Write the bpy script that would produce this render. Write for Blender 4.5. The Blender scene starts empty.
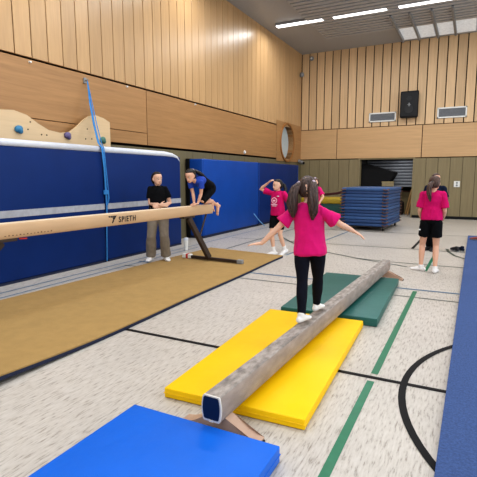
import bpy, bmesh, math, random
from mathutils import Vector as V, Matrix, noise as NZ
random.seed(7)
SC = bpy.context.scene
COL = SC.collection
PI = math.pi

# ------------------------------------------------------------------ materials
def lin(h):
    h = h.lstrip('#')
    o = []
    for i in (0, 2, 4):
        c = int(h[i:i+2], 16) / 255
        o.append(c / 12.92 if c <= 0.04045 else ((c + 0.055) / 1.055) ** 2.4)
    return (o[0], o[1], o[2], 1)

def shade(c, k):
    return (min(1, c[0]*k), min(1, c[1]*k), min(1, c[2]*k), 1)

def base_mat(name):
    m = bpy.data.materials.new(name); m.use_nodes = True
    nt = m.node_tree
    return m, nt, nt.nodes['Principled BSDF'], nt.nodes.new('ShaderNodeTexCoord')

def mat(name, hx, rough=.6, var=.12, scale=14, bump=0, bscale=60, metal=0, stretch=(1, 1, 1), emit=0, spec=.5, sheen=0):
    """Noise-varied surface: colour wanders var around the base, optional fine bump."""
    m, nt, b, tc = base_mat(name)
    c = lin(hx)
    mp = nt.nodes.new('ShaderNodeMapping'); mp.inputs['Scale'].default_value = stretch
    nt.links.new(tc.outputs['Object'], mp.inputs['Vector'])
    n = nt.nodes.new('ShaderNodeTexNoise'); n.inputs['Scale'].default_value = scale; n.inputs['Detail'].default_value = 4
    nt.links.new(mp.outputs['Vector'], n.inputs['Vector'])
    r = nt.nodes.new('ShaderNodeValToRGB')
    r.color_ramp.elements[0].position = .3; r.color_ramp.elements[1].position = .7
    r.color_ramp.elements[0].color = shade(c, 1 - var); r.color_ramp.elements[1].color = shade(c, 1 + var)
    nt.links.new(n.outputs['Fac'], r.inputs['Fac']); nt.links.new(r.outputs['Color'], b.inputs['Base Color'])
    b.inputs['Roughness'].default_value = rough; b.inputs['Metallic'].default_value = metal
    b.inputs['Specular IOR Level'].default_value = spec
    if sheen: b.inputs['Sheen Weight'].default_value = sheen
    if emit:
        nt.links.new(r.outputs['Color'], b.inputs['Emission Color']); b.inputs['Emission Strength'].default_value = emit
    if bump:
        n2 = nt.nodes.new('ShaderNodeTexNoise'); n2.inputs['Scale'].default_value = bscale; n2.inputs['Detail'].default_value = 3
        nt.links.new(mp.outputs['Vector'], n2.inputs['Vector'])
        bp = nt.nodes.new('ShaderNodeBump'); bp.inputs['Strength'].default_value = bump; bp.inputs['Distance'].default_value = .02
        nt.links.new(n2.outputs['Fac'], bp.inputs['Height']); nt.links.new(bp.outputs['Normal'], b.inputs['Normal'])
    return m

def wood(name, hx, grain='Z', pitch_axis=None, pitch=.318, offset=0, rough=.42, var=.10, pvar=.08):
    """Oak veneer: grain stretched along one axis, each board of a given pitch with its own tone."""
    m, nt, b, tc = base_mat(name)
    c = lin(hx)
    sep = nt.nodes.new('ShaderNodeSeparateXYZ'); nt.links.new(tc.outputs['Object'], sep.inputs[0])
    s = {'X': (.5, 9, 9), 'Y': (9, .5, 9), 'Z': (9, 9, .5)}[grain]
    mp = nt.nodes.new('ShaderNodeMapping'); mp.inputs['Scale'].default_value = s
    nt.links.new(tc.outputs['Object'], mp.inputs['Vector'])
    n = nt.nodes.new('ShaderNodeTexNoise'); n.noise_dimensions = '4D'
    n.inputs['Scale'].default_value = 2.4; n.inputs['Detail'].default_value = 6; n.inputs['Roughness'].default_value = .62
    nt.links.new(mp.outputs['Vector'], n.inputs['Vector'])
    r = nt.nodes.new('ShaderNodeValToRGB')
    r.color_ramp.elements[0].position = .28; r.color_ramp.elements[1].position = .72
    r.color_ramp.elements[0].color = (c[0]*(1-var), c[1]*(1-var*1.15), c[2]*(1-var*1.3), 1)
    r.color_ramp.elements[1].color = shade(c, 1 + var)
    nt.links.new(n.outputs['Fac'], r.inputs['Fac'])
    out = r.outputs['Color']
    if pitch_axis:
        a = nt.nodes.new('ShaderNodeMath'); a.operation = 'SUBTRACT'; a.inputs[1].default_value = offset
        nt.links.new(sep.outputs[pitch_axis], a.inputs[0])
        d = nt.nodes.new('ShaderNodeMath'); d.operation = 'DIVIDE'; d.inputs[1].default_value = pitch
        nt.links.new(a.outputs[0], d.inputs[0])
        f = nt.nodes.new('ShaderNodeMath'); f.operation = 'FLOOR'; nt.links.new(d.outputs[0], f.inputs[0])
        wn = nt.nodes.new('ShaderNodeTexWhiteNoise'); wn.noise_dimensions = '1D'; nt.links.new(f.outputs[0], wn.inputs['W'])
        nt.links.new(wn.outputs['Value'], n.inputs['W'])
        mr = nt.nodes.new('ShaderNodeMapRange'); mr.inputs['To Min'].default_value = 1 - pvar; mr.inputs['To Max'].default_value = 1 + pvar
        nt.links.new(wn.outputs['Value'], mr.inputs['Value'])
        hs = nt.nodes.new('ShaderNodeHueSaturation'); nt.links.new(mr.outputs['Result'], hs.inputs['Value'])
        nt.links.new(out, hs.inputs['Color']); out = hs.outputs['Color']
    nt.links.new(out, b.inputs['Base Color'])
    b.inputs['Roughness'].default_value = rough
    return m

def floor_mat():
    """Pale linoleum with fine grey streaks running along the hall."""
    m, nt, b, tc = base_mat('streaked linoleum')
    def nz(sc, scale, detail):
        mp = nt.nodes.new('ShaderNodeMapping'); mp.inputs['Scale'].default_value = sc
        nt.links.new(tc.outputs['Object'], mp.inputs['Vector'])
        n = nt.nodes.new('ShaderNodeTexNoise'); n.inputs['Scale'].default_value = scale; n.inputs['Detail'].default_value = detail
        n.inputs['Roughness'].default_value = .65
        nt.links.new(mp.outputs['Vector'], n.inputs['Vector']); return n
    n1 = nz((9, 1.25, 1), 7, 3)
    r1 = nt.nodes.new('ShaderNodeValToRGB')
    e = r1.color_ramp.elements
    e[0].position = .33; e[0].color = lin('#9a9188'); e[1].position = .45; e[1].color = lin('#c3bcb3')
    x = e.new(.66); x.color = lin('#cfc9c1')
    nt.links.new(n1.outputs['Fac'], r1.inputs['Fac'])
    n2 = nz((1, 1, 1), .7, 2)
    r2 = nt.nodes.new('ShaderNodeValToRGB'); r2.color_ramp.elements[0].color = (.88, .88, .88, 1); r2.color_ramp.elements[1].color = (1, 1, 1, 1)
    r2.color_ramp.elements[0].position = .3; r2.color_ramp.elements[1].position = .7
    nt.links.new(n2.outputs['Fac'], r2.inputs['Fac'])
    mx = nt.nodes.new('ShaderNodeMix'); mx.data_type = 'RGBA'; mx.blend_type = 'MULTIPLY'; mx.inputs['Factor'].default_value = 1
    nt.links.new(r1.outputs['Color'], mx.inputs['A']); nt.links.new(r2.outputs['Color'], mx.inputs['B'])
    nt.links.new(mx.outputs['Result'], b.inputs['Base Color'])
    b.inputs['Roughness'].default_value = .38; b.inputs['Specular IOR Level'].default_value = .35
    return m

def hair_mat(name, hx):
    m, nt, b, tc = base_mat(name)
    c = lin(hx)
    mp = nt.nodes.new('ShaderNodeMapping'); mp.inputs['Scale'].default_value = (60, 60, 6)
    nt.links.new(tc.outputs['Object'], mp.inputs['Vector'])
    n = nt.nodes.new('ShaderNodeTexNoise'); n.inputs['Scale'].default_value = 2.2; n.inputs['Detail'].default_value = 3
    nt.links.new(mp.outputs['Vector'], n.inputs['Vector'])
    r = nt.nodes.new('ShaderNodeValToRGB')
    r.color_ramp.elements[0].position = .35; r.color_ramp.elements[1].position = .75
    r.color_ramp.elements[0].color = shade(c, .4); r.color_ramp.elements[1].color = shade(c, 2.1)
    nt.links.new(n.outputs['Fac'], r.inputs['Fac']); nt.links.new(r.outputs['Color'], b.inputs['Base Color'])
    bp = nt.nodes.new('ShaderNodeBump'); bp.inputs['Strength'].default_value = .5; bp.inputs['Distance'].default_value = .01
    nt.links.new(n.outputs['Fac'], bp.inputs['Height']); nt.links.new(bp.outputs['Normal'], b.inputs['Normal'])
    b.inputs['Roughness'].default_value = .45
    return m

# ------------------------------------------------------------------ mesh helpers
def newbm(): return bmesh.new()

def box(bm, x0, x1, y0, y1, z0, z1, bev=0, seg=2, M=None):
    r = bmesh.ops.create_cube(bm, size=1)
    vs = r['verts']
    for v in vs:
        v.co = V(((x0+x1)/2 + v.co.x*(x1-x0), (y0+y1)/2 + v.co.y*(y1-y0), (z0+z1)/2 + v.co.z*(z1-z0)))
    if bev:
        es = list({e for v in vs for e in v.link_edges})
        g = bmesh.ops.bevel(bm, geom=es, offset=bev, segments=seg, affect='EDGES', profile=.5)
        vs = list({v for f in g['faces'] for v in f.verts} | {v for v in vs if v.is_valid})
    if M is not None:
        for v in vs: v.co = M @ v.co
    return vs

def tube(bm, pts, radii, hint=(1, 0, 0), n=14, rnd=(True, True), closed_ring=False):
    """Loft of elliptical rings along pts. radii: r or (along hint, across)."""
    P = [V(p) for p in pts]
    R = [(r, r) if not isinstance(r, (tuple, list)) else tuple(r) for r in radii]
    H = [V(h) for h in hint] if isinstance(hint, list) else [V(hint)] * len(P)
    T = []
    for i in range(len(P)):
        a = P[max(0, i-1)]; b = P[min(len(P)-1, i+1)]
        T.append((b-a).normalized() if (b-a).length > 1e-9 else V((0, 0, 1)))
    rows = []
    def add(p, t, h, ra, rb):
        u = h - t*h.dot(t)
        if u.length < 1e-4:
            u = V((0, 1, 0)) - t*t.y
            if u.length < 1e-4: u = V((1, 0, 0))
        u.normalize(); w = t.cross(u)
        rows.append([bm.verts.new(p + u*(ra*math.cos(2*PI*k/n)) + w*(rb*math.sin(2*PI*k/n))) for k in range(n)])
    if rnd[0]:
        m = min(R[0])
        for an in (75, 40): add(P[0] - T[0]*m*math.sin(math.radians(an)), T[0], H[0], R[0][0]*math.cos(math.radians(an)), R[0][1]*math.cos(math.radians(an)))
    for p, t, h, r in zip(P, T, H, R): add(p, t, h, *r)
    if rnd[1]:
        m = min(R[-1])
        for an in (40, 75): add(P[-1] + T[-1]*m*math.sin(math.radians(an)), T[-1], H[-1], R[-1][0]*math.cos(math.radians(an)), R[-1][1]*math.cos(math.radians(an)))
    for a, b in zip(rows, rows[1:]):
        for k in range(n): bm.faces.new((a[k], a[(k+1) % n], b[(k+1) % n], b[k]))
    bm.faces.new(rows[0][::-1]); bm.faces.new(rows[-1])

def ball(bm, c, r, M=None, seg=12):
    r = (r, r, r) if not isinstance(r, (tuple, list)) else r
    g = bmesh.ops.create_uvsphere(bm, u_segments=seg, v_segments=max(6, seg-4), radius=1)
    for v in g['verts']:
        p = V((v.co.x*r[0], v.co.y*r[1], v.co.z*r[2]))
        v.co = V(c) + (M @ p if M is not None else p)

def cyl(bm, p0, p1, r0, r1=None, n=16):
    tube(bm, [p0, p1], [r0, r0 if r1 is None else r1], n=n, rnd=(False, False))

def prism(bm, prof, axis, a, b):
    """Extrude a closed 2-D outline along an axis from a to b."""
    def pt(u, v, w):
        return {'X': (w, u, v), 'Y': (u, w, v), 'Z': (u, v, w)}[axis]
    A = [bm.verts.new(pt(u, v, a)) for u, v in prof]; B = [bm.verts.new(pt(u, v, b)) for u, v in prof]
    n = len(prof)
    for i in range(n): bm.faces.new((A[i], A[(i+1) % n], B[(i+1) % n], B[i]))
    bm.faces.new(A[::-1]); bm.faces.new(B)

def obj(name, bm, m, parent=None, smooth=False, loc=None, rotz=0):
    bmesh.ops.recalc_face_normals(bm, faces=bm.faces[:])
    me = bpy.data.meshes.new(name); bm.to_mesh(me); bm.free()
    for x in (m if isinstance(m, list) else [m]): me.materials.append(x)
    o = bpy.data.objects.new(name, me); COL.objects.link(o)
    if smooth is True:
        me.polygons.foreach_set('use_smooth', [True]*len(me.polygons))
    elif smooth:
        me.polygons.foreach_set('use_smooth', [True]*len(me.polygons)); me.set_sharp_from_angle(angle=math.radians(smooth))
    if parent: o.parent = parent
    if loc: o.location = loc
    o.rotation_euler = (0, 0, rotz)
    return o

def fuse(name, bm, m, parent, voxel=.007, smooth=2, folds=0, fscale=(14, 14, 6), seed=0):
    """Weld overlapping closed lofts into one continuous surface."""
    bmesh.ops.recalc_face_normals(bm, faces=bm.faces[:])
    me = bpy.data.meshes.new('tmp'); bm.to_mesh(me); bm.free()
    o = bpy.data.objects.new('tmp', me); COL.objects.link(o)
    r = o.modifiers.new('r', 'REMESH'); r.mode = 'VOXEL'; r.voxel_size = voxel
    if smooth:
        s = o.modifiers.new('s', 'SMOOTH'); s.factor = .5; s.iterations = smooth
    dg = bpy.context.evaluated_depsgraph_get()
    out = bpy.data.meshes.new_from_object(o.evaluated_get(dg))
    bpy.data.objects.remove(o); bpy.data.meshes.remove(me)
    out.name = name; out.materials.clear(); out.materials.append(m)
    if folds:
        nn = [v.normal.copy() for v in out.vertices]
        for v, q in zip(out.vertices, nn):
            p = V((v.co.x*fscale[0], v.co.y*fscale[1], v.co.z*fscale[2])) + V((seed*3.1, 0, seed))
            v.co += q * folds * (1 - 2*abs(NZ.noise(p)))
    out.polygons.foreach_set('use_smooth', [True]*len(out.polygons))
    b = bpy.data.objects.new(name, out); COL.objects.link(b); b.parent = parent
    return b

def empty(name, loc=(0, 0, 0), rotz=0):
    o = bpy.data.objects.new(name, None); COL.objects.link(o); o.location = loc; o.rotation_euler = (0, 0, rotz); o.empty_display_size = .1
    return o

def tag(o, label, cat, group=None, kind=None):
    o['label'] = label; o['category'] = cat
    if group: o['group'] = group
    if kind: o['kind'] = kind
    return o

def struct(o, label=None):
    o['kind'] = 'structure'
    if label: o['label'] = label
    return o

def copy_tree(o, parent=None):
    c = o.copy(); COL.objects.link(c); c.parent = parent
    for ch in list(o.children): copy_tree(ch, c)
    return c

# ------------------------------------------------------------------ materials used
M_oakL = wood('oak planks left wall', '#bf9c72', 'Z', 'Y', .318, .17, pvar=.07, rough=.33)
M_oakB = wood('oak planks back wall', '#d4b48c', 'Z', 'X', .32, -6.46, pvar=.09)
M_bandL = wood('oak veneer band left', '#a98156', 'Y', 'Y', 20, -11.86, var=.16, pvar=.05)
M_bandB = wood('oak veneer band back', '#cba67a', 'X', 'X', 3.2, -4.92, var=.10, pvar=.04)
M_dark = mat('dark joint', '#20180f', .9)
M_olive = mat('olive wall panel', '#736a50', .6, var=.07, scale=3, stretch=(6, 6, .5))
M_oliveB = mat('olive fabric panel', '#8a7d5f', .7, var=.08, scale=3, stretch=(6, 6, .5))
M_floor = floor_mat()
M_black = mat('black paint line', '#141416', .6, var=.1, spec=.2)
M_green = mat('green paint line', '#1f7353', .4, var=.08)
M_blueline = mat('blue paint line', '#4a6f8c', .4, var=.08)
M_thin = mat('dark thin line', '#4c5650', .4, var=.08)
M_ceil = mat('grey ceiling panel', '#a9acb0', .45, var=.04)
M_slat = mat('ceiling metal slat', '#b4b7bb', .4, var=.05, metal=.2)
M_tilegleam = mat('ceiling tile with painted gleam', '#c4c7c9', .2, var=.1, emit=.5)  # glow put in for bright windows mirrored in the ceiling panels
M_lamp = mat('lamp diffuser', '#ffffff', .3, var=0, emit=2.2)
M_white = mat('white plastic', '#e6e6e2', .4, var=.03)
M_grey = mat('grey plastic', '#8b8d8f', .5, var=.06)
M_blk = mat('black plastic', '#0d0e11', .5, var=.15, spec=.3)
M_blk2 = mat('black cloth', '#0c0c0f', .9, var=.2)
M_padblue = mat('royal blue vinyl', '#06479a', .5, spec=.3, var=.07, scale=2.5, bump=.12, bscale=4)
M_paddeep = mat('navy blue vinyl', '#022c6a', .5, spec=.25, var=.07, scale=2.5, bump=.12, bscale=4)
M_paddark = mat('deep blue vinyl', '#052c6a', .5, spec=.3, var=.07, scale=2.5, bump=.12, bscale=4)
M_rim = mat('white vinyl rim', '#d9dde6', .4, var=.04)
M_tape = mat('silver tape', '#a9acb4', .35, var=.12, scale=9, stretch=(1, 1.6, 1))
M_bright = mat('bright blue vinyl', '#0d68d2', .45, spec=.3, var=.05, scale=3, bump=.25, bscale=7)
M_yellow = mat('yellow vinyl', '#f6c602', .45, spec=.3, var=.04, scale=3, bump=.2, bscale=6)
M_teal = mat('green vinyl', '#22635d', .42, var=.06, scale=3, bump=.2, bscale=6)
M_tealdk = mat('green vinyl side', '#1b4f48', .45, var=.06)
M_tan = mat('tan needle felt', '#aa8b57', .95, var=.06, scale=9, bump=.3, bscale=220)
M_navyside = mat('navy mat underside', '#1b2440', .7, var=.1)
M_carpet = mat('blue carpet', '#41598a', .97, var=.2, scale=70, bump=.5, bscale=160)
M_carpetside = mat('blue carpet edge', '#3a5788', .95, var=.15, scale=60)
M_suede = mat('worn grey suede', '#9b928b', .8, var=.42, scale=11, stretch=(2.5, 1, 2.5), bump=.25, bscale=90)
M_suedeside = mat('taupe suede side', '#9d8f86', .85, var=.18, scale=6, stretch=(3, 1, 3), bump=.2, bscale=90)
M_beamrim = mat('pale beam rim', '#d9d2c9', .5, var=.05)
M_navycap = mat('navy end cap', '#101a33', .35, var=.1)
M_ply = wood('pale plywood', '#d8bd97', 'Y', var=.06)
M_footwood = wood('beech saddle', '#bb9c87', 'X', var=.07)
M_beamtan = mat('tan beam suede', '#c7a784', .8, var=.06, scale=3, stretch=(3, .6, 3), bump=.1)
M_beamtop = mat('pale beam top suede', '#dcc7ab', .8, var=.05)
M_bronze = mat('brown steel', '#42352c', .45, var=.12, metal=.3)
M_red = mat('red tape', '#b8322c', .5, var=.08)
M_skin = mat('skin', '#dcab90', .55, var=.05, scale=9)
M_skin2 = mat('fair skin', '#e2b59b', .55, var=.05, scale=9)
M_lip = mat('lips', '#b1645c', .5)
M_eyew = mat('eye white', '#e9e6e0', .3)
M_iris = mat('dark iris', '#2a1c14', .3)
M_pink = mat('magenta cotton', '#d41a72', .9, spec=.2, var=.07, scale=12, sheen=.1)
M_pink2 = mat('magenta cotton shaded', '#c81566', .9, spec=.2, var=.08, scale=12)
M_print = mat('pale print', '#f3c3d6', .9, var=.1)
M_legg = mat('navy leggings', '#10121f', .85, spec=.2, var=.15)
M_shorts = mat('black shorts', '#0c0d11', .85, spec=.2, var=.2)
M_blkshirt = mat('black tshirt', '#0d0e11', .9, spec=.2, var=.2)
M_royal = mat('royal blue tshirt', '#2347a8', .85, var=.1)
M_navyshirt = mat('navy tshirt', '#151f35', .85, spec=.2, var=.12)
M_taupe = mat('taupe trousers', '#857b6e', .9, var=.07)
M_sock = mat('white sock', '#e9e6e4', .9, var=.05)
M_shoeb = mat('black shoe', '#1b1b20', .6, var=.2)
M_hairbr = hair_mat('brown hair', '#43302a')
M_hairdk = hair_mat('dark hair', '#211713')
M_hairbk = hair_mat('black hair', '#15100f')
M_hairmd = hair_mat('mid brown hair', '#513a31')
M_tie = mat('pale hair tie', '#b3a3ae', .7)
M_stack = [mat('stack mat blue %d' % i, h, .5, var=.08, scale=6) for i, h in enumerate(('#31517f', '#2b4874', '#395b8a'))]
M_brownloop = mat('brown leather loop', '#6b4a3e', .7, var=.3, scale=20)
M_shutter = mat('galvanised shutter', '#a5a8ae', .4, var=.08, metal=.3)
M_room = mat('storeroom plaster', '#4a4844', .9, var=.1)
M_mustard = mat('mustard vinyl', '#b59a2a', .5, var=.06)
M_straw = mat('pale cardboard', '#9c8a66', .8, var=.1)
M_pole = wood('ash pole', '#b08a5a', 'Z', var=.1)
M_strapblue = mat('blue webbing', '#2f7fc0', .7, var=.12, scale=20)
M_glass = mat('frosted pane', '#9aa3a5', .25, var=.05, emit=.3)
M_purple = mat('purple resin', '#6a5f86', .6)
M_tealhold = mat('blue resin', '#3d7fa6', .6)
M_greenhold = mat('green resin', '#4f7a6c', .6)
M_mesh = mat('vent mesh', '#83868a', .5, var=.2, scale=60)

# ------------------------------------------------------------------ setting
XW, YB, ZC = -6.46, 18.3, 6.5
XR, YN = 11.0, -4.0

bm = newbm(); box(bm, XW-.3, XR, YN, 21.6, -.2, 0)
floor = struct(obj('floor', bm, M_floor), 'pale linoleum sports floor with fine grey streaks')

def line(mat_, pts, w=.05, z=.0025):
    """A painted court line following a polyline on the floor."""
    bm = newbm(); P = [V((x, y, 0)) for x, y in pts]
    L = []; Rr = []
    for i, p in enumerate(P):
        t = (P[min(i+1, len(P)-1)] - P[max(i-1, 0)]).normalized(); s = V((-t.y, t.x, 0))*w/2
        L.append(bm.verts.new((p+s)+V((0, 0, z)))); Rr.append(bm.verts.new((p-s)+V((0, 0, z))))
    for i in range(len(P)-1): bm.faces.new((L[i], Rr[i], Rr[i+1], L[i+1]))
    return obj('court_line', bm, mat_, floor)

line(M_black, [(-5.8, 3.43), (9, 3.43)], .05)
line(M_black, [(1.44 + 1.8*math.cos(a*PI/48), 3.43 + 1.8*math.sin(a*PI/48)) for a in range(97)], .05, .0035)
line(M_green, [(-.59, -3), (-.59, 3.36)], .055, .003); line(M_green, [(-.59, 3.50), (-.59, 6.42)], .055, .003)
line(M_green, [(-.585, 7.9), (-.56, 9.7)], .05, .003)
line(M_black, [(-1.05, 10.3), (-1.02, 12.0)], .06, .003)
line(M_blueline, [(-5.4, 6.47), (-.84, 6.51), (6, 6.66)], .055)
line(M_thin, [(-5.4, 6.06), (6, 6.10)], .035)
line(M_thin, [(-1.9, 8.6), (-1.24, 8.49), (3, 8.49)], .045)
line(M_thin, [(-4.5, 11.1), (-4.416, 11.0), (-3.975, 10.37), (-3.614, 9.89), (-3.1, 9.4), (-2.5, 8.97), (-1.79, 8.55), (-.9, 8.15)], .055)
line(M_thin, [(-.38, 10.6), (-.33, 10.2), (-.195, 9.72), (-.015, 9.44), (.3, 9.2)], .06)
line(M_thin, [(-5.4, 10.15), (3, 10.3)], .04)
line(M_blueline, [(-5.55, 2), (-5.55, 12.9)], .03)
line(M_blueline, [(-5.33, 2), (-5.33, 8.4)], .03)
line(M_thin, [(-4.66, 8.5), (-4.66, 13.5)], .045)
line(M_blueline, [(-3.2, 8.3), (-3.1, 10.8), (-3.03, 13)], .045)
line(M_thin, [(-5.4, 13.0), (5, 13.2)], .045)

# ceiling
bm = newbm(); box(bm, XW-.3, XR, YN, YB+.3, ZC, ZC+.2)
ceil = struct(obj('ceiling', bm, M_ceil), 'grey hall ceiling with slatted panels')
bm = newbm()
y = 3.0
while y < 16.3:
    box(bm, -4.9, XR-.2, y, y+.17, ZC-.09, ZC-.02); y += .25
struct(obj('slat_panel', bm, M_slat, ceil))
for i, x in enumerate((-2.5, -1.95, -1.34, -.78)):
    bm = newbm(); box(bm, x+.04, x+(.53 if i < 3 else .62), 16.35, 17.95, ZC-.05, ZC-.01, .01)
    struct(obj('ceiling_tile', bm, M_tilegleam, ceil))  # unlit tile given a glow that imitates window reflections
    bm = newbm(); box(bm, x-.035, x+.035, 15.0, 17.95, ZC-.14, ZC, .008)
    struct(obj('joint_bar', bm, M_grey, ceil))
for i, (x0, x1) in enumerate(((-6.0, -4.4), (-4.12, -2.48), (-2.2, -.56))):
    t = empty('ceiling_light', ((x0+x1)/2, 14.4, ZC-.02))
    h = (x1-x0)/2
    bm = newbm(); box(bm, -h, h, -.11, .11, -.05, .02, .01); obj('housing', bm, M_grey, t)
    bm = newbm(); box(bm, -h+.03, h-.03, -.095, .095, -.08, -.045, .01); obj('diffuser', bm, M_lamp, t)
    tag(t, ('linear ceiling light on the plain panel next to the long left wall',
            'middle linear ceiling light between two others in the row',
            'linear ceiling light above the black loudspeaker, furthest from the long plank wall')[i], 'ceiling light', 'linear lights in a row on the ceiling')

# left wall
bm = newbm(); box(bm, XW-.5, XW-.3, YN, YB+.3, 0, ZC)
wl = struct(obj('wall_left', bm, M_dark), 'long side wall of oak planks over an oak band and olive base')
bm = newbm()
y = .17-.318*12
while y < YB-.02:
    box(bm, XW-.05, XW, y+.011, min(y+.318-.007, YB), 3.47, ZC, .004, 1); y += .318
struct(obj('plank_cladding', bm, M_oakL, wl))
def ringed_panel(bm, y0, y1, z0, z1, cy, cz, r, x0, x1, n=48):
    """Band panel with a circular hole."""
    def sq(a):
        dx, dz = math.cos(a), math.sin(a)
        t = min(((y1-cy) if dx > 0 else (cy-y0))/max(abs(dx), 1e-6), ((z1-cz) if dz > 0 else (cz-z0))/max(abs(dz), 1e-6))
        return cy+dx*t, cz+dz*t
    an = sorted([2*PI*k/n for k in range(n)] + [math.atan2(zz-cz, yy-cy) % (2*PI) for yy in (y0, y1) for zz in (z0, z1)])
    F = []
    for a in an:
        q = sq(a)
        F.append([bm.verts.new((x1, cy+r*math.cos(a), cz+r*math.sin(a))), bm.verts.new((x1, q[0], q[1])),
                  bm.verts.new((x0, cy+r*math.cos(a), cz+r*math.sin(a)))])
    for i in range(len(F)):
        a, b = F[i], F[(i+1) % len(F)]
        bm.faces.new((a[0], a[1], b[1], b[0])); bm.faces.new((a[0], b[0], b[2], a[2]))
WY, WZ, WR = 16.70, 2.87, .68
bm = newbm()
box(bm, XW-.05, XW+.012, YN, 8.13, 2.51, 3.43, .004, 1)
box(bm, XW-.05, XW+.010, YN, 8.13, 2.25, 2.50, .004, 1)
box(bm, XW-.05, XW+.012, 8.15, 15.6, 2.25, 3.43, .004, 1)
ringed_panel(bm, 15.61, YB, 2.15, 3.62, WY, WZ, WR, XW-.25, XW+.012)
struct(obj('band_panel', bm, M_bandL, wl))
bm = newbm(); y = YN
while y < YB:
    box(bm, XW-.05, XW-.005, y, min(y+.99, YB), .0, 2.2); y += 1.0
struct(obj('lower_panel', bm, M_olive, wl))
# round window
t = struct(empty('window_1', (XW, WY, WZ)), 'tall round window in a timber ring near the corner')
bm = newbm(); n = 48
A = []
for k in range(n):
    a = 2*PI*k/n; c, s = math.cos(a), math.sin(a)
    A.append([bm.verts.new(q) for q in ((-.24, c*WR, s*WR), (.05, c*WR, s*WR), (.06, c*(WR+.03), s*(WR+.03)), (.05, c*(WR+.07), s*(WR+.07)), (.0, c*(WR+.08), s*(WR+.08)))])
for k in range(n):
    for j in range(4): bm.faces.new((A[k][j], A[(k+1) % n][j], A[(k+1) % n][j+1], A[k][j+1]))
obj('window_frame', bm, wood('window ring oak', '#9a6a3a', 'Z', var=.12), t, smooth=40)
bm = newbm(); tube(bm, [(-.215, 0, 0), (-.2, 0, 0)], [WR+.01, WR+.01], n=48, rnd=(False, False), hint=(0, 1, 0)); obj('pane', bm, M_glass, t)

# back wall (opening of the store room left free)
OX0, OX1, OZ = -4.03, -1.95, 2.27
bm = newbm()
box(bm, XW-.3, XR, YB+.03, YB+.3, OZ+.0, ZC)
box(bm, XW-.3, OX0-.02, YB+.03, YB+.3, 0, OZ); box(bm, OX1+.02, XR, YB+.03, YB+.3, 0, OZ)
wb = struct(obj('wall_back', bm, M_dark), 'end wall with oak planks, oak band and olive panels')
bm = newbm(); x = XW; i = 0
while x < XR-.4:
    z0 = 3.475
    box(bm, x+.022, x+.32-.012, YB, YB+.05, z0, ZC, .004, 1); x += .32; i += 1
struct(obj('plank_cladding', bm, M_oakB, wb))
bm = newbm(); xs = [XW, -4.92, -1.72, 1.48, 4.7, 7.9, XR]
for a, b in zip(xs, xs[1:]): box(bm, a+.012, b-.012, YB-.03, YB+.05, 2.27, 3.45, .005, 1)
struct(obj('band_panel', bm, M_bandB, wb))
bm = newbm(); x = XW
while x < OX0-.1:
    box(bm, x+.006, min(x+.41-.006, OX0), YB, YB+.05, .1, 2.24); x += .41
x = OX1
while x < XR-.3:
    box(bm, x+.006, x+.41-.006, YB, YB+.05, .1, 2.24); x += .41
struct(obj('lower_panel', bm, M_oliveB, wb))
bm = newbm(); box(bm, XW, OX0, YB-.02, YB+.03, 0, .1, .005); box(bm, OX1, XR, YB-.02, YB+.03, 0, .1, .005)
struct(obj('baseboard_back', bm, M_blk))
# store room behind the opening
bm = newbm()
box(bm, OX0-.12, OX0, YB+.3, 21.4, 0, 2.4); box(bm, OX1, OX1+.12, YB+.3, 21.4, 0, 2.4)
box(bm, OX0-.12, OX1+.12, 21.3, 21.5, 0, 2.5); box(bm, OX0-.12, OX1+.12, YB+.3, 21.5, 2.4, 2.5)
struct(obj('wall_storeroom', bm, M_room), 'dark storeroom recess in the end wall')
bm = newbm(); box(bm, OX0-.02, OX0+.05, YB-.01, YB+.32, 0, OZ, .006); box(bm, OX1-.05, OX1+.02, YB-.01, YB+.32, 0, OZ, .006); box(bm, OX0, OX1, YB+.0, YB+.32, OZ-.05, OZ+.02, .006)
struct(obj('trim_1', bm, M_oliveB), 'olive frame round the storeroom opening')
# galvanised shutter hanging half way down inside
bm = newbm(); z = 1.12
while z < 2.3:
    prism(bm, [(20.0, z), (19.95, z+.02), (19.95, z+.08), (20.0, z+.11), (20.03, z+.11), (20.03, z)], 'X', OX0+.01, OX1-.01); z += .125
tag(obj('roller_shutter', bm, M_shutter), 'pale slatted metal shutter half lowered inside the storeroom', 'shutter')

# ------------------------------------------------------------------ wall fittings
# loudspeaker
t = empty('loudspeaker', (-2.2, YB-.2, 3.72))
bm = newbm(); prism(bm, [(-.32, -.05), (.32, -.05), (.27, .17), (-.27, .17)], 'Z', 0, .95); bmesh.ops.bevel(bm, geom=bm.edges[:], offset=.02, segments=2, affect='EDGES'); obj('cabinet', bm, M_blk, t)
bm = newbm(); box(bm, -.29, .29, -.075, -.045, .04, .91, .012); obj('front_grille', bm, mat('speaker grille', '#101114', .6, var=.5, scale=90), t)
bm = newbm(); cyl(bm, (0, -.07, .3), (0, -.085, .3), .17, .16, 24); cyl(bm, (0, -.07, .68), (0, -.085, .68), .09, .085, 20); obj('driver', bm, mat('speaker cone', '#16171a', .5), t, smooth=30)
bm = newbm(); box(bm, -.02, .02, -.09, -.075, .40, .52); box(bm, -.06, .06, -.09, -.075, .45, .47); obj('badge', bm, M_grey, t)
bm = newbm(); box(bm, -.1, .1, .15, .195, .3, .65); obj('bracket', bm, M_grey, t)
tag(t, 'black loudspeaker cabinet high on the oak plank end wall', 'loudspeaker')
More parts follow.
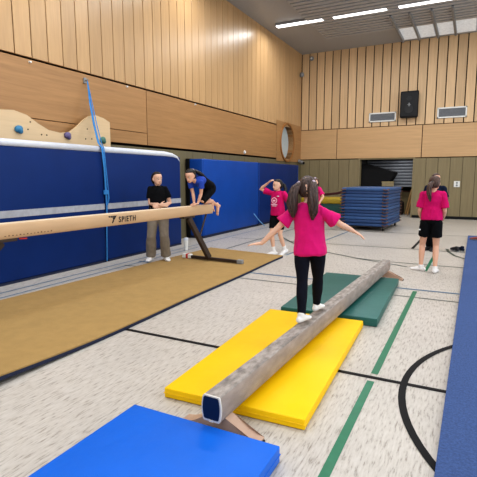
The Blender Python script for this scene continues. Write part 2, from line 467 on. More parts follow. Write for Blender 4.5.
# vents
def vent(x0, x1, z0, z1, label):
    t = empty('air_vent', ((x0+x1)/2, YB, (z0+z1)/2)); w, h = (x1-x0)/2, (z1-z0)/2
    bm = newbm(); box(bm, -w, w, -.05, .03, h-.05, h, .008); box(bm, -w, w, -.05, .03, -h, -h+.05, .008)
    box(bm, -w, -w+.05, -.05, .03, -h, h, .008); box(bm, w-.05, w, -.05, .03, -h, h, .008); obj('frame', bm, M_white, t)
    bm = newbm(); box(bm, -w+.04, w-.04, -.01, .01, -h+.04, h-.04)
    z = -h+.06
    while z < h-.05:
        box(bm, -w+.05, w-.05, -.035, -.01, z, z+.018); z += .036
    obj('grille', bm, M_mesh, t)
    tag(t, label, 'vent', 'white framed vents on the end wall')
vent(-3.68, -2.68, 3.64, 3.99, 'white framed air vent left of the black loudspeaker')
vent(-1.25, -.28, 3.65, 4.03, 'white framed air vent right of the black loudspeaker')
# socket
t = empty('wall_socket', (-.46, YB, 1.28))
bm = newbm(); box(bm, -.1, .1, -.03, .0, -.11, .11, .012); obj('plate', bm, M_white, t)
bm = newbm(); cyl(bm, (0, -.035, .045), (0, -.028, .045), .035, n=20); cyl(bm, (0, -.035, -.045), (0, -.028, -.045), .035, n=20); obj('outlet', bm, M_grey, t)
tag(t, 'small white double wall socket on the olive end wall', 'wall socket')
# small fittings in the corner
t = empty('security_camera', (XW+.02, 18.0, 2.2))
bm = newbm(); box(bm, 0, .08, -.06, .06, -.06, .06, .01); obj('mount', bm, M_grey, t)
bm = newbm(); tube(bm, [(.06, 0, -.03), (.16, -.08, -.06), (.24, -.14, -.08)], [.05, .075, .07], n=16); obj('housing', bm, M_grey, t, smooth=True)
bm = newbm(); cyl(bm, (.275, -.17, -.09), (.295, -.185, -.095), .05, n=16); obj('lens', bm, M_blk, t)
tag(t, 'small grey camera below the round window in the corner', 'camera')
t = empty('motion_sensor', (XW, 18.1, 5.66))
bm = newbm(); box(bm, 0, .05, -.05, .05, -.08, .08, .01); obj('mount', bm, M_grey, t)
bm = newbm(); ball(bm, (.09, -.03, 0), (.08, .08, .1)); obj('dome', bm, M_grey, t, smooth=True)
tag(t, 'little grey sensor high in the wall corner under the ceiling', 'sensor')
t = empty('smoke_detector', (-6.05, YB-.0, 6.3))
bm = newbm(); cyl(bm, (0, 0, 0), (0, -.05, 0), .09, .07, 20); obj('body', bm, M_grey, t, smooth=30)
bm = newbm(); cyl(bm, (0, -.05, 0), (0, -.07, 0), .04, .03, 14); obj('cap', bm, M_white, t, smooth=30)
tag(t, 'round grey detector at the top of the end wall planks', 'detector')
for (y, z, lab) in ((5.19, 3.39, 'tiny white wall stud on the band above the dip of the climbing board'),
                    (7.50, 3.40, 'tiny white wall stud on the band beyond the strap hook'),
                    (10.1, 3.40, 'tiny white wall stud on the band above the crouching girl'),
                    (12.97, 2.33, 'round white wall button low on the oak band above the blue pads')):
    bm = newbm(); r = .02 if z > 3 else .055
    cyl(bm, (XW+.012, y, z), (XW+.05, y, z), r, r*.8, 14); tag(obj('wall_stud', bm, M_white, smooth=30), lab, 'stud', 'white studs on the long wall')

# climbing board with holds
t = empty('climbing_board', (-6.3, 5.6, .05))
px = [(2.2, 2.5), (3.2, 2.45), (4.2, 2.50), (4.5, 2.55), (4.72, 2.57), (4.95, 2.52), (5.15, 2.41), (5.35, 2.325), (5.6, 2.30), (5.8, 2.34), (5.97, 2.45), (6.12, 2.57), (6.27, 2.66), (6.43, 2.69), (6.62, 2.66), (6.79, 2.60)]
prof = [(a-5.6, b-.05) for a, b in px] + [(6.79-5.6, 0), (2.2-5.6, 0)]
bm = newbm(); prism(bm, prof, 'X', -.02, .02); obj('panel', bm, M_ply, t)
for (y, z, m_) in ((4.77, 2.29, M_tealhold), (5.72, 2.27, M_purple), (6.56, 2.25, M_greenhold)):
    bm = newbm(); M = Matrix.Rotation(random.random(), 3, 'X')
    ball(bm, (.04, y-5.6, z-.05), (.05, .07, .055), M); ball(bm, (.05, y-5.58, z-.075), (.04, .04, .05), M)
    obj('climbing_hold', bm, m_, t, smooth=True)
for y, z in ((4.95, 2.3), (5.0, 2.42), (5.2, 2.24), (5.3, 2.24), (6.15, 2.24), (6.2, 2.42), (6.3, 2.25)):
    bm = newbm(); cyl(bm, (.018, y-5.6, z-.05), (.026, y-5.6, z-.05), .012, n=8); obj('bolt', bm, M_bronze, t)
tag(t, 'pale plywood climbing board with wavy top edge behind the blue crash mats', 'climbing board')

# crash mats leaning along the wall
def crash_mat(y0, y1, label, end):
    t = empty('crash_mat', (-6.06, (y0+y1)/2, 0)); h = (y1-y0)/2
    bm = newbm(); box(bm, -.14, .16, -h, h, .03, 2.0, .03, 3); obj('cover', bm, M_paddeep, t, smooth=30)
    bm = newbm()
    if end: tube(bm, [(.13, -h+.01, 2.045), (.13, h-.55, 2.045), (.13, h-.3, 2.03), (.13, h-.12, 1.99), (.13, h-.02, 1.9)], [(.05, .055), (.05, .055), (.05, .045), (.045, .035), (.03, .02)], hint=(1, 0, 0), n=12, rnd=(False, True))
    else: tube(bm, [(.13, -h+.012, 2.045), (.13, h-.012, 2.045)], [(.05, .055)]*2, hint=(1, 0, 0), n=12, rnd=(False, False))
    obj('rim', bm, M_rim, t, smooth=True)
    bm = newbm(); box(bm, .155, .166, -h+.01, h-.01, .97, 1.075); obj('tape_stripe', bm, M_tape, t)
    bm = newbm(); box(bm, -.13, .165, -h+.02, h-.02, 0, .035); obj('base_strip', bm, M_navyside, t)
    return tag(t, label, 'crash mat', 'blue crash mats along the wall')
crash_mat(2.3, 6.17, 'blue crash mat standing under the wavy climbing board', False)
crash_mat(6.19, 8.6, 'blue crash mat behind the woman in black, with rounded white rim end', True)
# wall pads
def wall_pad(y0, y1, m_, label):
    t = empty('wall_pad', (-6.2, (y0+y1)/2, 0)); h = (y1-y0)/2
    bm = newbm(); box(bm, -.2, .25, -h, h, .06, 2.0, .035, 3); obj('cover', bm, m_, t, smooth=30)
    bm = newbm(); box(bm, -.2, .22, -h+.02, h-.02, 0, .07); obj('base_strip', bm, M_navyside, t)
    for yy in (-h+.04, h-.04):
        bm = newbm(); tube(bm, [(.252, yy, .1), (.252, yy, 1.97)], [.008]*2, n=8); obj('piping', bm, M_padblue, t, smooth=True)
    bm = newbm(); box(bm, -.235, -.13, -h-.03, h-.01, .01, 2.01, .01); obj('shadow_gap', bm, M_blk, t)  # black slab imitating the shadowed gap at the pad's wall side
    return tag(t, label, 'wall pad', 'thick blue wall pads')
wall_pad(9.64, 12.96, M_padblue, 'thick bright blue wall pad behind the high beam end')
wall_pad(12.98, 16.62, M_paddark, 'thick darker blue wall pad behind the girl touching her head')

# hanging blue strap and its hook
t = empty('wall_hook', (XW+.012, 6.35, 3.31))
bm = newbm(); box(bm, 0, .03, -.03, .03, -.05, .05, .006); obj('plate', bm, M_grey, t)
bm = newbm(); tube(bm, [(.03, 0, 0), (.07, 0, -.005), (.085, 0, .015)], [.012]*3, n=8); obj('hook', bm, M_grey, t, smooth=True)
tag(t, 'small grey wall hook holding the blue strap', 'hook')
t = empty('hanging_strap', (-6.38, 6.35, 0))
def st(P): return [(a+6.38, b-6.35, c) for a, b, c in P]
bm = newbm()
tube(bm, st([(-6.375, 6.352, 3.30), (-6.25, 6.27, 2.9), (-6.1, 6.19, 2.5), (-5.94, 6.115, 2.16), (-5.85, 6.11, 2.06), (-5.865, 6.16, 1.7), (-5.87, 6.18, 1.35), (-5.873, 6.19, 1.02), (-5.873, 6.16, .5), (-5.873, 6.14, .03)]),
     [(.012, .006)] + [(.026, .007)]*4 + [(.024, .008)]*2 + [(.02, .007)] + [(.017, .006)]*2, hint=(0, 1, 0), n=10)
obj('webbing', bm, M_strapblue, t, smooth=True)
bm = newbm()
tube(bm, st([(-6.37, 6.352, 3.29), (-6.235, 6.30, 2.9), (-6.08, 6.24, 2.5), (-5.92, 6.17, 2.16), (-5.845, 6.15, 2.05), (-5.855, 6.19, 1.7), (-5.855, 6.225, 1.3), (-5.86, 6.235, 1.17), (-5.86, 6.2, 1.05)]), [(.01, .005)]*5+[(.012, .006)]*2+[(.02, .009), (.01, .006)], hint=(0, 1, 0), n=8)
obj('strap_loop', bm, M_strapblue, t, smooth=True)
bm = newbm(); box(bm, .5, .53, -.23, -.13, 1.24, 1.32, .006, M=Matrix.Translation((0, 0, 0))); obj('buckle', bm, M_strapblue, t)
tag(t, 'long blue webbing strap hanging from the wall hook over the crash mats', 'strap')

# ------------------------------------------------------------------ mats on the floor
def gym_mat(x0, x1, y0, y1, h, m_, label, rot=0, side=None, name='gym_mat', z=.0):
    cx, cy = (x0+x1)/2, (y0+y1)/2
    t = empty(name, (cx, cy, z), rot); a, b = (x1-x0)/2, (y1-y0)/2
    bm = newbm(); box(bm, -a, a, -b, b, .004, h, .007, 3); obj('cover', bm, m_, t, smooth=30)
    bm = newbm()
    P = [(-a-.001, -b-.001), (a+.001, -b-.001), (a+.001, b+.001), (-a-.001, b+.001)]; q = .004
    A = [[bm.verts.new((x*(1 if k in (0, 3) else 1)+(dx*q if x > 0 else -dx*q), y+(dx*q if y > 0 else -dx*q), h*.5+dz*q)) for k, (x, y) in enumerate(P)] for dx, dz in ((0, -1), (.5, -.6), (.5, .6), (0, 1), (-1, 0))]
    for u in range(5):
        for k in range(4): bm.faces.new((A[u][k], A[u][(k+1) % 4], A[(u+1) % 5][(k+1) % 4], A[(u+1) % 5][k]))
    obj('piping', bm, m_, t)
    bm = newbm(); box(bm, -a+.012, a-.012, -b+.012, b-.012, 0, .006); obj('anti_slip_base', bm, side or M_navyside, t)
    return tag(t, label, 'gym mat')
gym_mat(-1.888, -.862, 2.455, 4.565, .075, M_yellow, 'yellow gymnastics mat on the floor under the low beam', rot=.042)
gym_mat(-1.87, -.812, 4.64, 6.70, .09, M_teal, 'dark green gymnastics mat beyond the yellow mat', rot=.032)
t = gym_mat(-1.845, -.838, .12, 2.122, .1, M_bright, 'bright blue gymnastics mat nearest the camera, in front of the low beam')
# tan landing mat with a curled near end
t = empty('landing_mat', (-4.13, 5.2, 0))
def lm_z(y): # the near edge lifts off the floor
    s = max(0, (3.3-y)/1.9); return .09*s*s
bm = newbm(); bmd = newbm()
N = 40
ys = [.4 + (8.02-.4)*i/N for i in range(N+1)]
rows = []
for y in ys:
    xr = -3.02 - .0195*(y-1.0) + .008*math.sin(y*2.3)
    xl = -5.15 + .04*(y-2.2)
    z = lm_z(y)
    row = []
    for i in range(9):
        f = i/8; x = xl+(xr-xl)*f
        zz = z*(.35+.65*f**3)
        row.append((x, y + (xr-x)*.14*max(0, (y-5)/3.1), zz))
    rows.append(row)
def sheet(bm, z0, z1, inset=0):
    T = [[bm.verts.new((x+4.13+(inset if i == 0 else -inset if i == 8 else 0), y-5.2, z+z1)) for i, (x, y, z) in enumerate(r)] for r in rows]
    B = [[bm.verts.new((x+4.13+(inset if i == 0 else -inset if i == 8 else 0), y-5.2, z+z0)) for i, (x, y, z) in enumerate(r)] for r in rows]
    for G in (T, B):
        for a, b in zip(G, G[1:]):
            for i in range(8): bm.faces.new((a[i], a[i+1], b[i+1], b[i]))
    for a, b in ((0, 8),):
        for j in range(N):
            for i in (0, 8): bm.faces.new((T[j][i], T[j+1][i], B[j+1][i], B[j][i]))
    for j in (0, N):
        for i in range(8): bm.faces.new((T[j][i], T[j][i+1], B[j][i+1], B[j][i]))
sheet(bm, .032, .044); obj('felt_top', bm, M_tan, t, smooth=30)
sheet(bmd, .002, .032, -.006); obj('foam_base', bmd, M_navyside, t, smooth=30)
tag(t, 'large tan felt landing mat under the high beam, near edge lifting', 'landing mat')
# blue carpet runway
t = empty('carpet_runway', (1.0, 5.5, 0))
bm = newbm()
prism(bm, [(-1.128, -9.3), (1.1, -9.3), (1.14, 7.5), (-.988, 7.5)], 'Z', .028, .04); obj('carpet_top', bm, M_carpet, t)
bm = newbm()
prism(bm, [(-1.124, -9.3), (1.1, -9.3), (1.14, 7.496), (-.984, 7.496)], 'Z', .001, .028); obj('foam_base', bm, M_carpetside, t)
tag(t, 'blue carpeted gymnastics runway along the side with the black circle', 'carpet runway')

# ------------------------------------------------------------------ low beam
def beam_section(w_top, w_mid, h, n=6):
    P = []
    r = .007
    for i in range(n+1):
        f = i/n; z = r + (h-2*r)*f; P.append((w_top/2 + (w_mid-w_top)/2*math.sin(PI*f), z))
    right = P
    prof = [(right[0][0]-r, 0)] + right + [(right[-1][0]-r, h)]
    return prof + [(-x, z) for x, z in prof[::-1]]
LA = V((-1.276, 2.13, 0)); LB = V((-1.095, 7.12, 0))
lb_dir = (LB-LA); L = lb_dir.length; rz = -math.atan2(lb_dir.x, lb_dir.y)
t = empty('low_balance_beam', (LA.x, LA.y, 0), rz)
sec = beam_section(.116, .136, .160)
bm = newbm(); prism(bm, [(x, z+.122) for x, z in sec], 'Y', .012, L-.004)
for f in bm.faces:
    c = f.calc_center_median(); f.material_index = 0 if c.z > .2785 else 1
obj('beam_body', bm, [M_suede, M_suedeside], t, smooth=35)
def end_face(y, s):
    bm = newbm(); 
    prism(bm, [(x*1.0, z+.122) for x, z in sec], 'Y', y, y+s*.012); obj('end_rim', bm, M_beamrim, t, smooth=35)
    bm = newbm(); cx, cz = 0, .0775
    prism(bm, [(x*.86, (z-cz)*.86+cz+.126) for x, z in sec], 'Y', y-s*.004, y+s*.004); obj('end_cap', bm, M_navycap, t, smooth=35)
    bm = newbm(); prism(bm, [(-.014, .122), (.014, .122), (.014, .140), (.006, .133), (-.006, .133), (-.014, .140)], 'Y', y-s*.006, y+s*.003); obj('rail_slot', bm, M_beamrim, t)
end_face(0, 1); end_face(L, -1)
def saddle(y):
    P = [(-.40, 0), (-.40, .022), (-.33, .03), (-.25, .052), (-.17, .085), (-.11, .112), (-.075, .124), (.075, .124), (.11, .112), (.17, .085), (.25, .052), (.33, .03), (.40, .022), (.40, 0), (.30, 0), (.2, .02), (.1, .03), (-.1, .03), (-.2, .02), (-.3, 0)]
    P = [(x*.68, z) for x, z in P]
    bm = newbm(); A = [bm.verts.new((x, y, z)) for x, z in P]; B = [bm.verts.new((x, y+.085, z)) for x, z in P]
    k = len(P)
    for i in range(k): bm.faces.new((A[i], A[(i+1) % k], B[(i+1) % k], B[i]))
    for i in range(k//2-1):
        for G in (A, B): bm.faces.new((G[i], G[i+1], G[k-2-i], G[k-1-i]))
    obj('saddle_foot', bm, M_footwood, t)
    bm = newbm(); 
    for s in (-1, 1): box(bm, s*.25-.03, s*.25+.03, y+.005, y+.08, 0, .012, .002, 1)
    obj('rubber_pad', bm, M_blk, t)
saddle(.07); saddle(L-.12)
tag(t, 'low practice balance beam in worn grey suede standing across the yellow and green mats', 'balance beam')

# ------------------------------------------------------------------ high beam
HA = V((-4.62, 2.2, 0)); HB = V((-4.325, 7.24, 0))
d = HB-HA; HL = d.length; hrz = -math.atan2(d.x, d.y)
t = empty('high_balance_beam', (HA.x, HA.y, 0.044), hrz)
Z0, Z1 = .832, 1.006
sec = beam_section(.11, .135, Z1-Z0)
bm = newbm(); prism(bm, [(x, z+Z0) for x, z in sec], 'Y', 0, HL)
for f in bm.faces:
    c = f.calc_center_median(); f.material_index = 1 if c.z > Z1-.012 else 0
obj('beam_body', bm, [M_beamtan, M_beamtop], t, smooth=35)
bm = newbm(); prism(bm, [(x*1.02, z*1.01+Z0-.001) for x, z in sec], 'Y', HL-.002, HL+.012); obj('end_cap', bm, M_beamtop, t, smooth=35)
# row of small marks low on the side
bm = newbm()
for k in range(14):
    y = .97+k*.045; h = random.uniform(.008, .02); box(bm, .057, .0635, y, y+.018, Z0+.028, Z0+.028+h)
obj('side_marks', bm, mat('brown marks', '#7a6247', .8), t)
# emblem and lettering on the side facing the hall
EM = mat('black lettering', '#1d1a1a', .6)
def side_x(z): f = (z-Z0-.014)/(Z1-Z0-.028); return .055 + .0125*math.sin(PI*max(0, min(1, f)))
bm = newbm(); ym = 2.56
def quad(P):
    bm.faces.new([bm.verts.new((side_x(z)+.004, y, z)) for y, z in P])
zc = Z0+.085
for a, b in ((-.085, -.052), (-.046, -.018), (-.012, .016)):
    fa, fb = (a+.085)/.17, (b+.085)/.17
    quad([(ym+a, zc+.056), (ym+b, zc+.056), (ym-.004+.03*fb, zc-.05+.05*fb), (ym-.012+.03*fa, zc-.05+.05*fa)])
quad([(ym+.022, zc+.056), (ym+.075, zc+.056), (ym+.024, zc+.002), (ym+.008, zc+.002)])
obj('emblem', bm, EM, t)
cu = bpy.data.curves.new('lettering', 'FONT'); cu.body = 'SPIETH'; cu.size = .112; cu.extrude = .002; cu.align_x = 'LEFT'; cu.space_character = 1.22; cu.offset = .0016
to = bpy.data.objects.new('tmp', cu); COL.objects.link(to)
me = bpy.data.meshes.new_from_object(to.evaluated_get(bpy.context.evaluated_depsgraph_get())); bpy.data.objects.remove(to)
me.name = 'lettering'; me.materials.clear(); me.materials.append(EM)
for v in me.vertices:
    y, z, e = v.co.x*.86, v.co.y, v.co.z
    zz = Z0+.043+z; v.co = V((side_x(zz)+.003+e, ym+.105+y, zz))
lo = bpy.data.objects.new('lettering', me); COL.objects.link(lo); lo.parent = t
def trestle(yt, yb, brace, sh=0):
    bm = newbm()
    p0, p1 = V((.03+sh*.2, yt, Z0-.03)), V((.18+sh, yb, .05))
    dd = (p1-p0).normalized(); s = V((1, 0, 0)); w = dd.cross(s)
    c = []
    for p in (p0, p1):
        c.append([bm.verts.new(p + s*a*.032 + w*b*.055) for a, b in ((-1, -1), (1, -1), (1, 1), (-1, 1))])
    for i in range(4): bm.faces.new((c[0][i], c[0][(i+1) % 4], c[1][(i+1) % 4], c[1][i]))
    bm.faces.new(c[0][::-1]); bm.faces.new(c[1]); bmesh.ops.bevel(bm, geom=bm.edges[:], offset=.008, segments=2, affect='EDGES')
    leg = obj('leg', bm, M_bronze, t)
    bm = newbm(); box(bm, -.05, .05, yt-.16, yt+.16, Z0-.035, Z0, .006); obj('mount_plate', bm, M_bronze, t)
    bm = newbm(); tube(bm, [(.02, brace, Z0-.005), (.105+sh*.6, (yt+yb)/2, Z0/2)], [.016]*2, n=10); obj('brace', bm, M_bronze, t, smooth=True)
    bm = newbm(); box(bm, -.23+sh, .80+sh, yb-.03, yb+.03, .012, .062, .008); obj('foot_bar', bm, M_bronze, t)
    bm = newbm(); box(bm, .78+sh, .89+sh, yb-.038, yb+.038, 0, .072, .012); obj('end_cap', bm, M_grey, t)
    bm = newbm(); box(bm, -.41+sh, -.21+sh, yb-.045, yb+.045, 0, .085, .018); e = obj('end_cap', bm, M_white, t)
    bm = newbm(); box(bm, -.33+sh, -.26+sh, yb-.047, yb+.047, 0, .087, .016); obj('red_band', bm, M_red, e)
yb_far = 6.95-2.2
trestle(6.55-2.2, yb_far, 7.10-2.2)
trestle(3.17-2.2, 2.38-2.2, 2.62-2.2, -.25)
bm = newbm(); tube(bm, [(.03, 1.17, Z0-.015), (.05, 1.24, Z0-.02)], [.011, .009], n=10); obj('clamp_lever', bm, M_red, t, smooth=True)
tag(t, 'tan suede high balance beam on brown steel trestles over the landing mat', 'balance beam')

# ------------------------------------------------------------------ mat trolley and its stack
SX, SY, SR = -2.68, 14.22, -.05
t = empty('mat_trolley', (SX, SY, 0), SR)
bm = newbm(); box(bm, -.6, .6, -.95, .95, .10, .13, .01); obj('deck', bm, M_bronze, t)
for sx in (-1, 1):
    for sy in (-1, 1):
        bm = newbm(); cyl(bm, (sx*.55-.02, sy*.85, .045), (sx*.55+.02, sy*.85, .045), .045, n=18); w = obj('wheel', bm, M_blk, t, smooth=30)
        bm = newbm(); box(bm, sx*.55-.035, sx*.55+.035, sy*.85-.03, sy*.85+.03, .075, .105); obj('caster_fork', bm, M_grey, w)
tag(t, 'low wheeled trolley carrying the tall stack of blue mats', 'trolley')
ords = ['lowest blue mat of the trolley stack, resting on the deck', 'second blue mat from the bottom of the trolley stack', 'third blue mat from the bottom of the trolley stack',
        'fourth blue mat from the bottom of the trolley stack', 'fifth blue mat from the bottom of the trolley stack', 'sixth blue mat from the bottom of the trolley stack',
        'sixth blue mat from the top of the trolley stack', 'fifth blue mat from the top of the trolley stack', 'fourth blue mat from the top of the trolley stack', 'third blue mat from the top of the trolley stack',
        'second blue mat from the top of the trolley stack', 'topmost blue mat of the tall trolley stack']
proto = empty('stacked_mat')
bm = newbm(); box(bm, -.655, .655, -1.02, 1.02, .002, .09, .024, 3); obj('cover', bm, M_stack[0], proto, smooth=30)
for sx in (-1, 1):
    for sy in (-1, 1):
        bm = newbm(); tube(bm, [(sx*.55, sy*1.015, .05), (sx*.57, sy*1.04, .03), (sx*.62, sy*1.04, .03), (sx*.66, sy*1.03, .04), (sx*.675, sy*.97, .045), (sx*.65, sy*.92, .05)], [(.012, .034)]*6, hint=(0, 0, 1), n=8)
        obj('corner_loop', bm, M_brownloop, proto, smooth=True)
for i in range(12):
    o = proto if i == 0 else copy_tree(proto)
    o.location = (SX+random.uniform(-.015, .015), SY+random.uniform(-.02, .02), .13+i*.0925); o.rotation_euler.z = SR+random.uniform(-.006, .006)
    c = [k for k in o.children if k.name.startswith('cover')][0]
    if i % 3:
        c.data = c.data.copy(); c.data.materials.clear(); c.data.materials.append(M_stack[i % 3])
    tag(o, ords[i], 'mat', 'blue mats stacked on the trolley')
t = empty('wooden_box', (-2.36, 15.02, 1.242), .05)
bm = newbm(); box(bm, -.17, .17, -.13, .13, 0, .13, .012); obj('carton', bm, M_straw, t)
bm = newbm(); box(bm, -.18, .18, -.14, .14, .12, .155, .01); obj('lid', bm, wood('box lid', '#a08e62', 'X'), t)
tag(t, 'small straw coloured box lying on top of the mat stack', 'box')

# padded block left of the stack
t = empty('vaulting_block', (-4.62, 15.9, 0), -.02)
bm = newbm(); box(bm, -.75, .75, -.5, .5, .05, .62, .03); obj('body', bm, M_tealdk, t, smooth=30)
bm = newbm(); box(bm, -.77, .77, -.52, .52, .62, .82, .04, 3); obj('top_pad', bm, M_mustard, t, smooth=30)
bm = newbm(); box(bm, -.7, .7, -.45, .45, 0, .05); obj('base_frame', bm, M_bronze, t)
tag(t, 'green padded block with mustard top beside the mat stack', 'padded block')
bm = newbm(); tube(bm, [(-4.75, 15.3, .93), (-4.4, 15.28, .95), (-4.05, 15.25, .99), (-3.75, 15.2, 1.07), (-3.62, 15.15, 1.12), (-3.44, 15.05, 1.17)], [(.012, .04)]*6, hint=(0, 1, 0), n=8)
tag(obj('carrying_strap', bm, mat('dark red strap', '#4a1c1c', .8), smooth=True), 'dark red strap stretched from the blue mat stack above the mustard block', 'strap')

# storeroom contents
t = empty('covered_equipment', (-3.35, 19.1, 0))
bm = newbm()
prism(bm, [(-.66, 0), (-.66, 2.08), (-.45, 2.06), (0, 1.92), (.45, 1.80), (.68, 1.74), (.62, 1.62), (.50, 1.40), (.42, 1.2), (.40, .0)], 'Y', -.45, .45)
bmesh.ops.bevel(bm, geom=bm.edges[:], offset=.04, segments=2, affect='EDGES'); obj('cover', bm, M_blk2, t, smooth=50)
bm = newbm(); box(bm, -.6, .4, -.47, .47, 0, .09, .01); obj('base_frame', bm, M_bronze, t)
tag(t, 'bulky equipment under a black cover in the storeroom opening', 'covered equipment')
for i, (x0, x1, y, lean, lab) in enumerate(((-2.22, -2.05, 19.3, .95, 'pale wooden pole leaning at the storeroom opening, closer to the olive wall'), (-2.32, -2.14, 19.5, 1.02, 'pale wooden pole leaning behind the first pole in the storeroom'))):
    bm = newbm(); tube(bm, [(x0, y, .045), (x1, y+.15, lean)], [.035]*2, n=12)
    tag(obj('wooden_pole', bm, M_pole, smooth=True), lab, 'pole', 'poles leaning in the storeroom')
t = empty('sports_bag', (-2.62, 19.6, 0))
bm = newbm(); box(bm, -.2, .2, -.25, .25, 0, .55, .09, 4); obj('bag_body', bm, mat('dark brown canvas', '#3a2b26', .9, var=.3), t, smooth=True)
bm = newbm(); tube(bm, [(-.1, -.05, .54), (-.09, 0, .66), (.0, 0, .7), (.09, 0, .66), (.1, .05, .54)], [.014]*5, n=8); obj('handle', bm, M_brownloop, t, smooth=True)
tag(t, 'dark brown bag standing beside the poles in the storeroom', 'bag')
t = empty('wooden_crate', (-2.48, 20.6, 0))
bm = newbm(); box(bm, -.3, .3, -.25, .25, 0, .9, .01); obj('carcass', bm, M_straw, t)
bm = newbm(); box(bm, -.32, .32, -.27, .27, .9, .95, .01); obj('lid', bm, M_brownloop, t)
tag(t, 'pale crate at the back of the storeroom behind the brown bag', 'crate')

# ------------------------------------------------------------------ loose things on the floor
def shoe(name, loc, rot, m_, label, k=1.0, group=None):
    t = empty(name, loc, rot)
    bm = newbm()
    tube(bm, [(0, -.12*k, .045*k), (0, -.06*k, .05*k), (0, .02*k, .045*k), (0, .09*k, .035*k), (0, .145*k, .028*k)], [(.034*k, .04*k), (.038*k, .045*k), (.042*k, .04*k), (.044*k, .03*k), (.03*k, .02*k)], hint=(1, 0, 0), n=14)
    tube(bm, [(0, -.08*k, .06*k), (0, -.085*k, .10*k)], [(.036*k, .05*k), (.034*k, .045*k)], hint=(1, 0, 0), n=14, rnd=(False, False))
    obj('upper', bm, m_, t, smooth=True)
    bm = newbm(); tube(bm, [(0, -.13*k, .012*k), (0, -.05*k, .012*k), (0, .03*k, .012*k), (0, .1*k, .012*k), (0, .15*k, .014*k)], [(.034*k, .012*k), (.038*k, .012*k), (.042*k, .012*k), (.045*k, .012*k), (.03*k, .01*k)], hint=(1, 0, 0), n=12)
    obj('sole', bm, M_grey, t, smooth=True)
    return tag(t, label, 'shoe', group)
shoe('shoe', (-.22, 10.4, 0), .5, M_shoeb, 'black trainer lying by the runway, nearer the girl in pink', 1.0, 'black trainers by the runway')
shoe('shoe', (-.1, 10.5, 0), .25, M_navyshirt, 'black trainer lying by the runway edge, beside its pair', 1.0, 'black trainers by the runway')
shoe('shoe', (.21, 12.1, .04), 1.3, mat('reddish leather', '#8f4a42', .6), 'reddish shoe lying at the far end of the blue runway', 1.0)
t = empty('tumbler', (-5.33, 7.93, 0))
bm = newbm(); tube(bm, [(0, 0, .002), (0, 0, .22)], [.035, .047], n=20, rnd=(False, False)); obj('cup', bm, M_white, t, smooth=35)
bm = newbm(); tube(bm, [(0, 0, .22), (0, 0, .245), (0, 0, .27)], [.05, .05, .04], n=20, rnd=(False, False)); obj('lid', bm, M_rim, t, smooth=35)
tag(t, 'white lidded drinking cup standing on the floor under the high beam', 'cup')
bm = newbm(); tube(bm, [(-5.73, 12.95, .02), (-5.82, 12.75, .2), (-5.91, 12.55, .42)], [.014]*3, n=8)
tag(obj('gymnastics_stick', bm, mat('pale blue plastic', '#6fa8d6', .4), smooth=True), 'pale blue stick leaning against the wall pad by the pink girl', 'stick')

# ------------------------------------------------------------------ people
def mixp(a, b, f): return a + (b-a)*f

def ik(root, tip, l1, l2, pole):
    root, tip, pole = V(root), V(tip), V(pole)
    d = tip-root; D = min(d.length, (l1+l2)*.999); d.normalize()
    a = (l1*l1-l2*l2+D*D)/(2*D); h = math.sqrt(max(0, l1*l1-a*a))
    p = pole - d*pole.dot(d); p.normalize()
    return root + d*a + p*h, root + d*D

HEADR = [(0, .10, .17, .36), (.05, .19, .03, .41), (.14, .26, -.12, .425), (.27, .30, -.30, .42), (.40, .325, -.40, .41), (.47, .33, -.43, .395), (.56, .345, -.455, .415), (.68, .345, -.46, .42), (.78, .325, -.44, .38), (.87, .275, -.37, .30), (.94, .19, -.26, .17), (.985, .08, -.14, .03)]

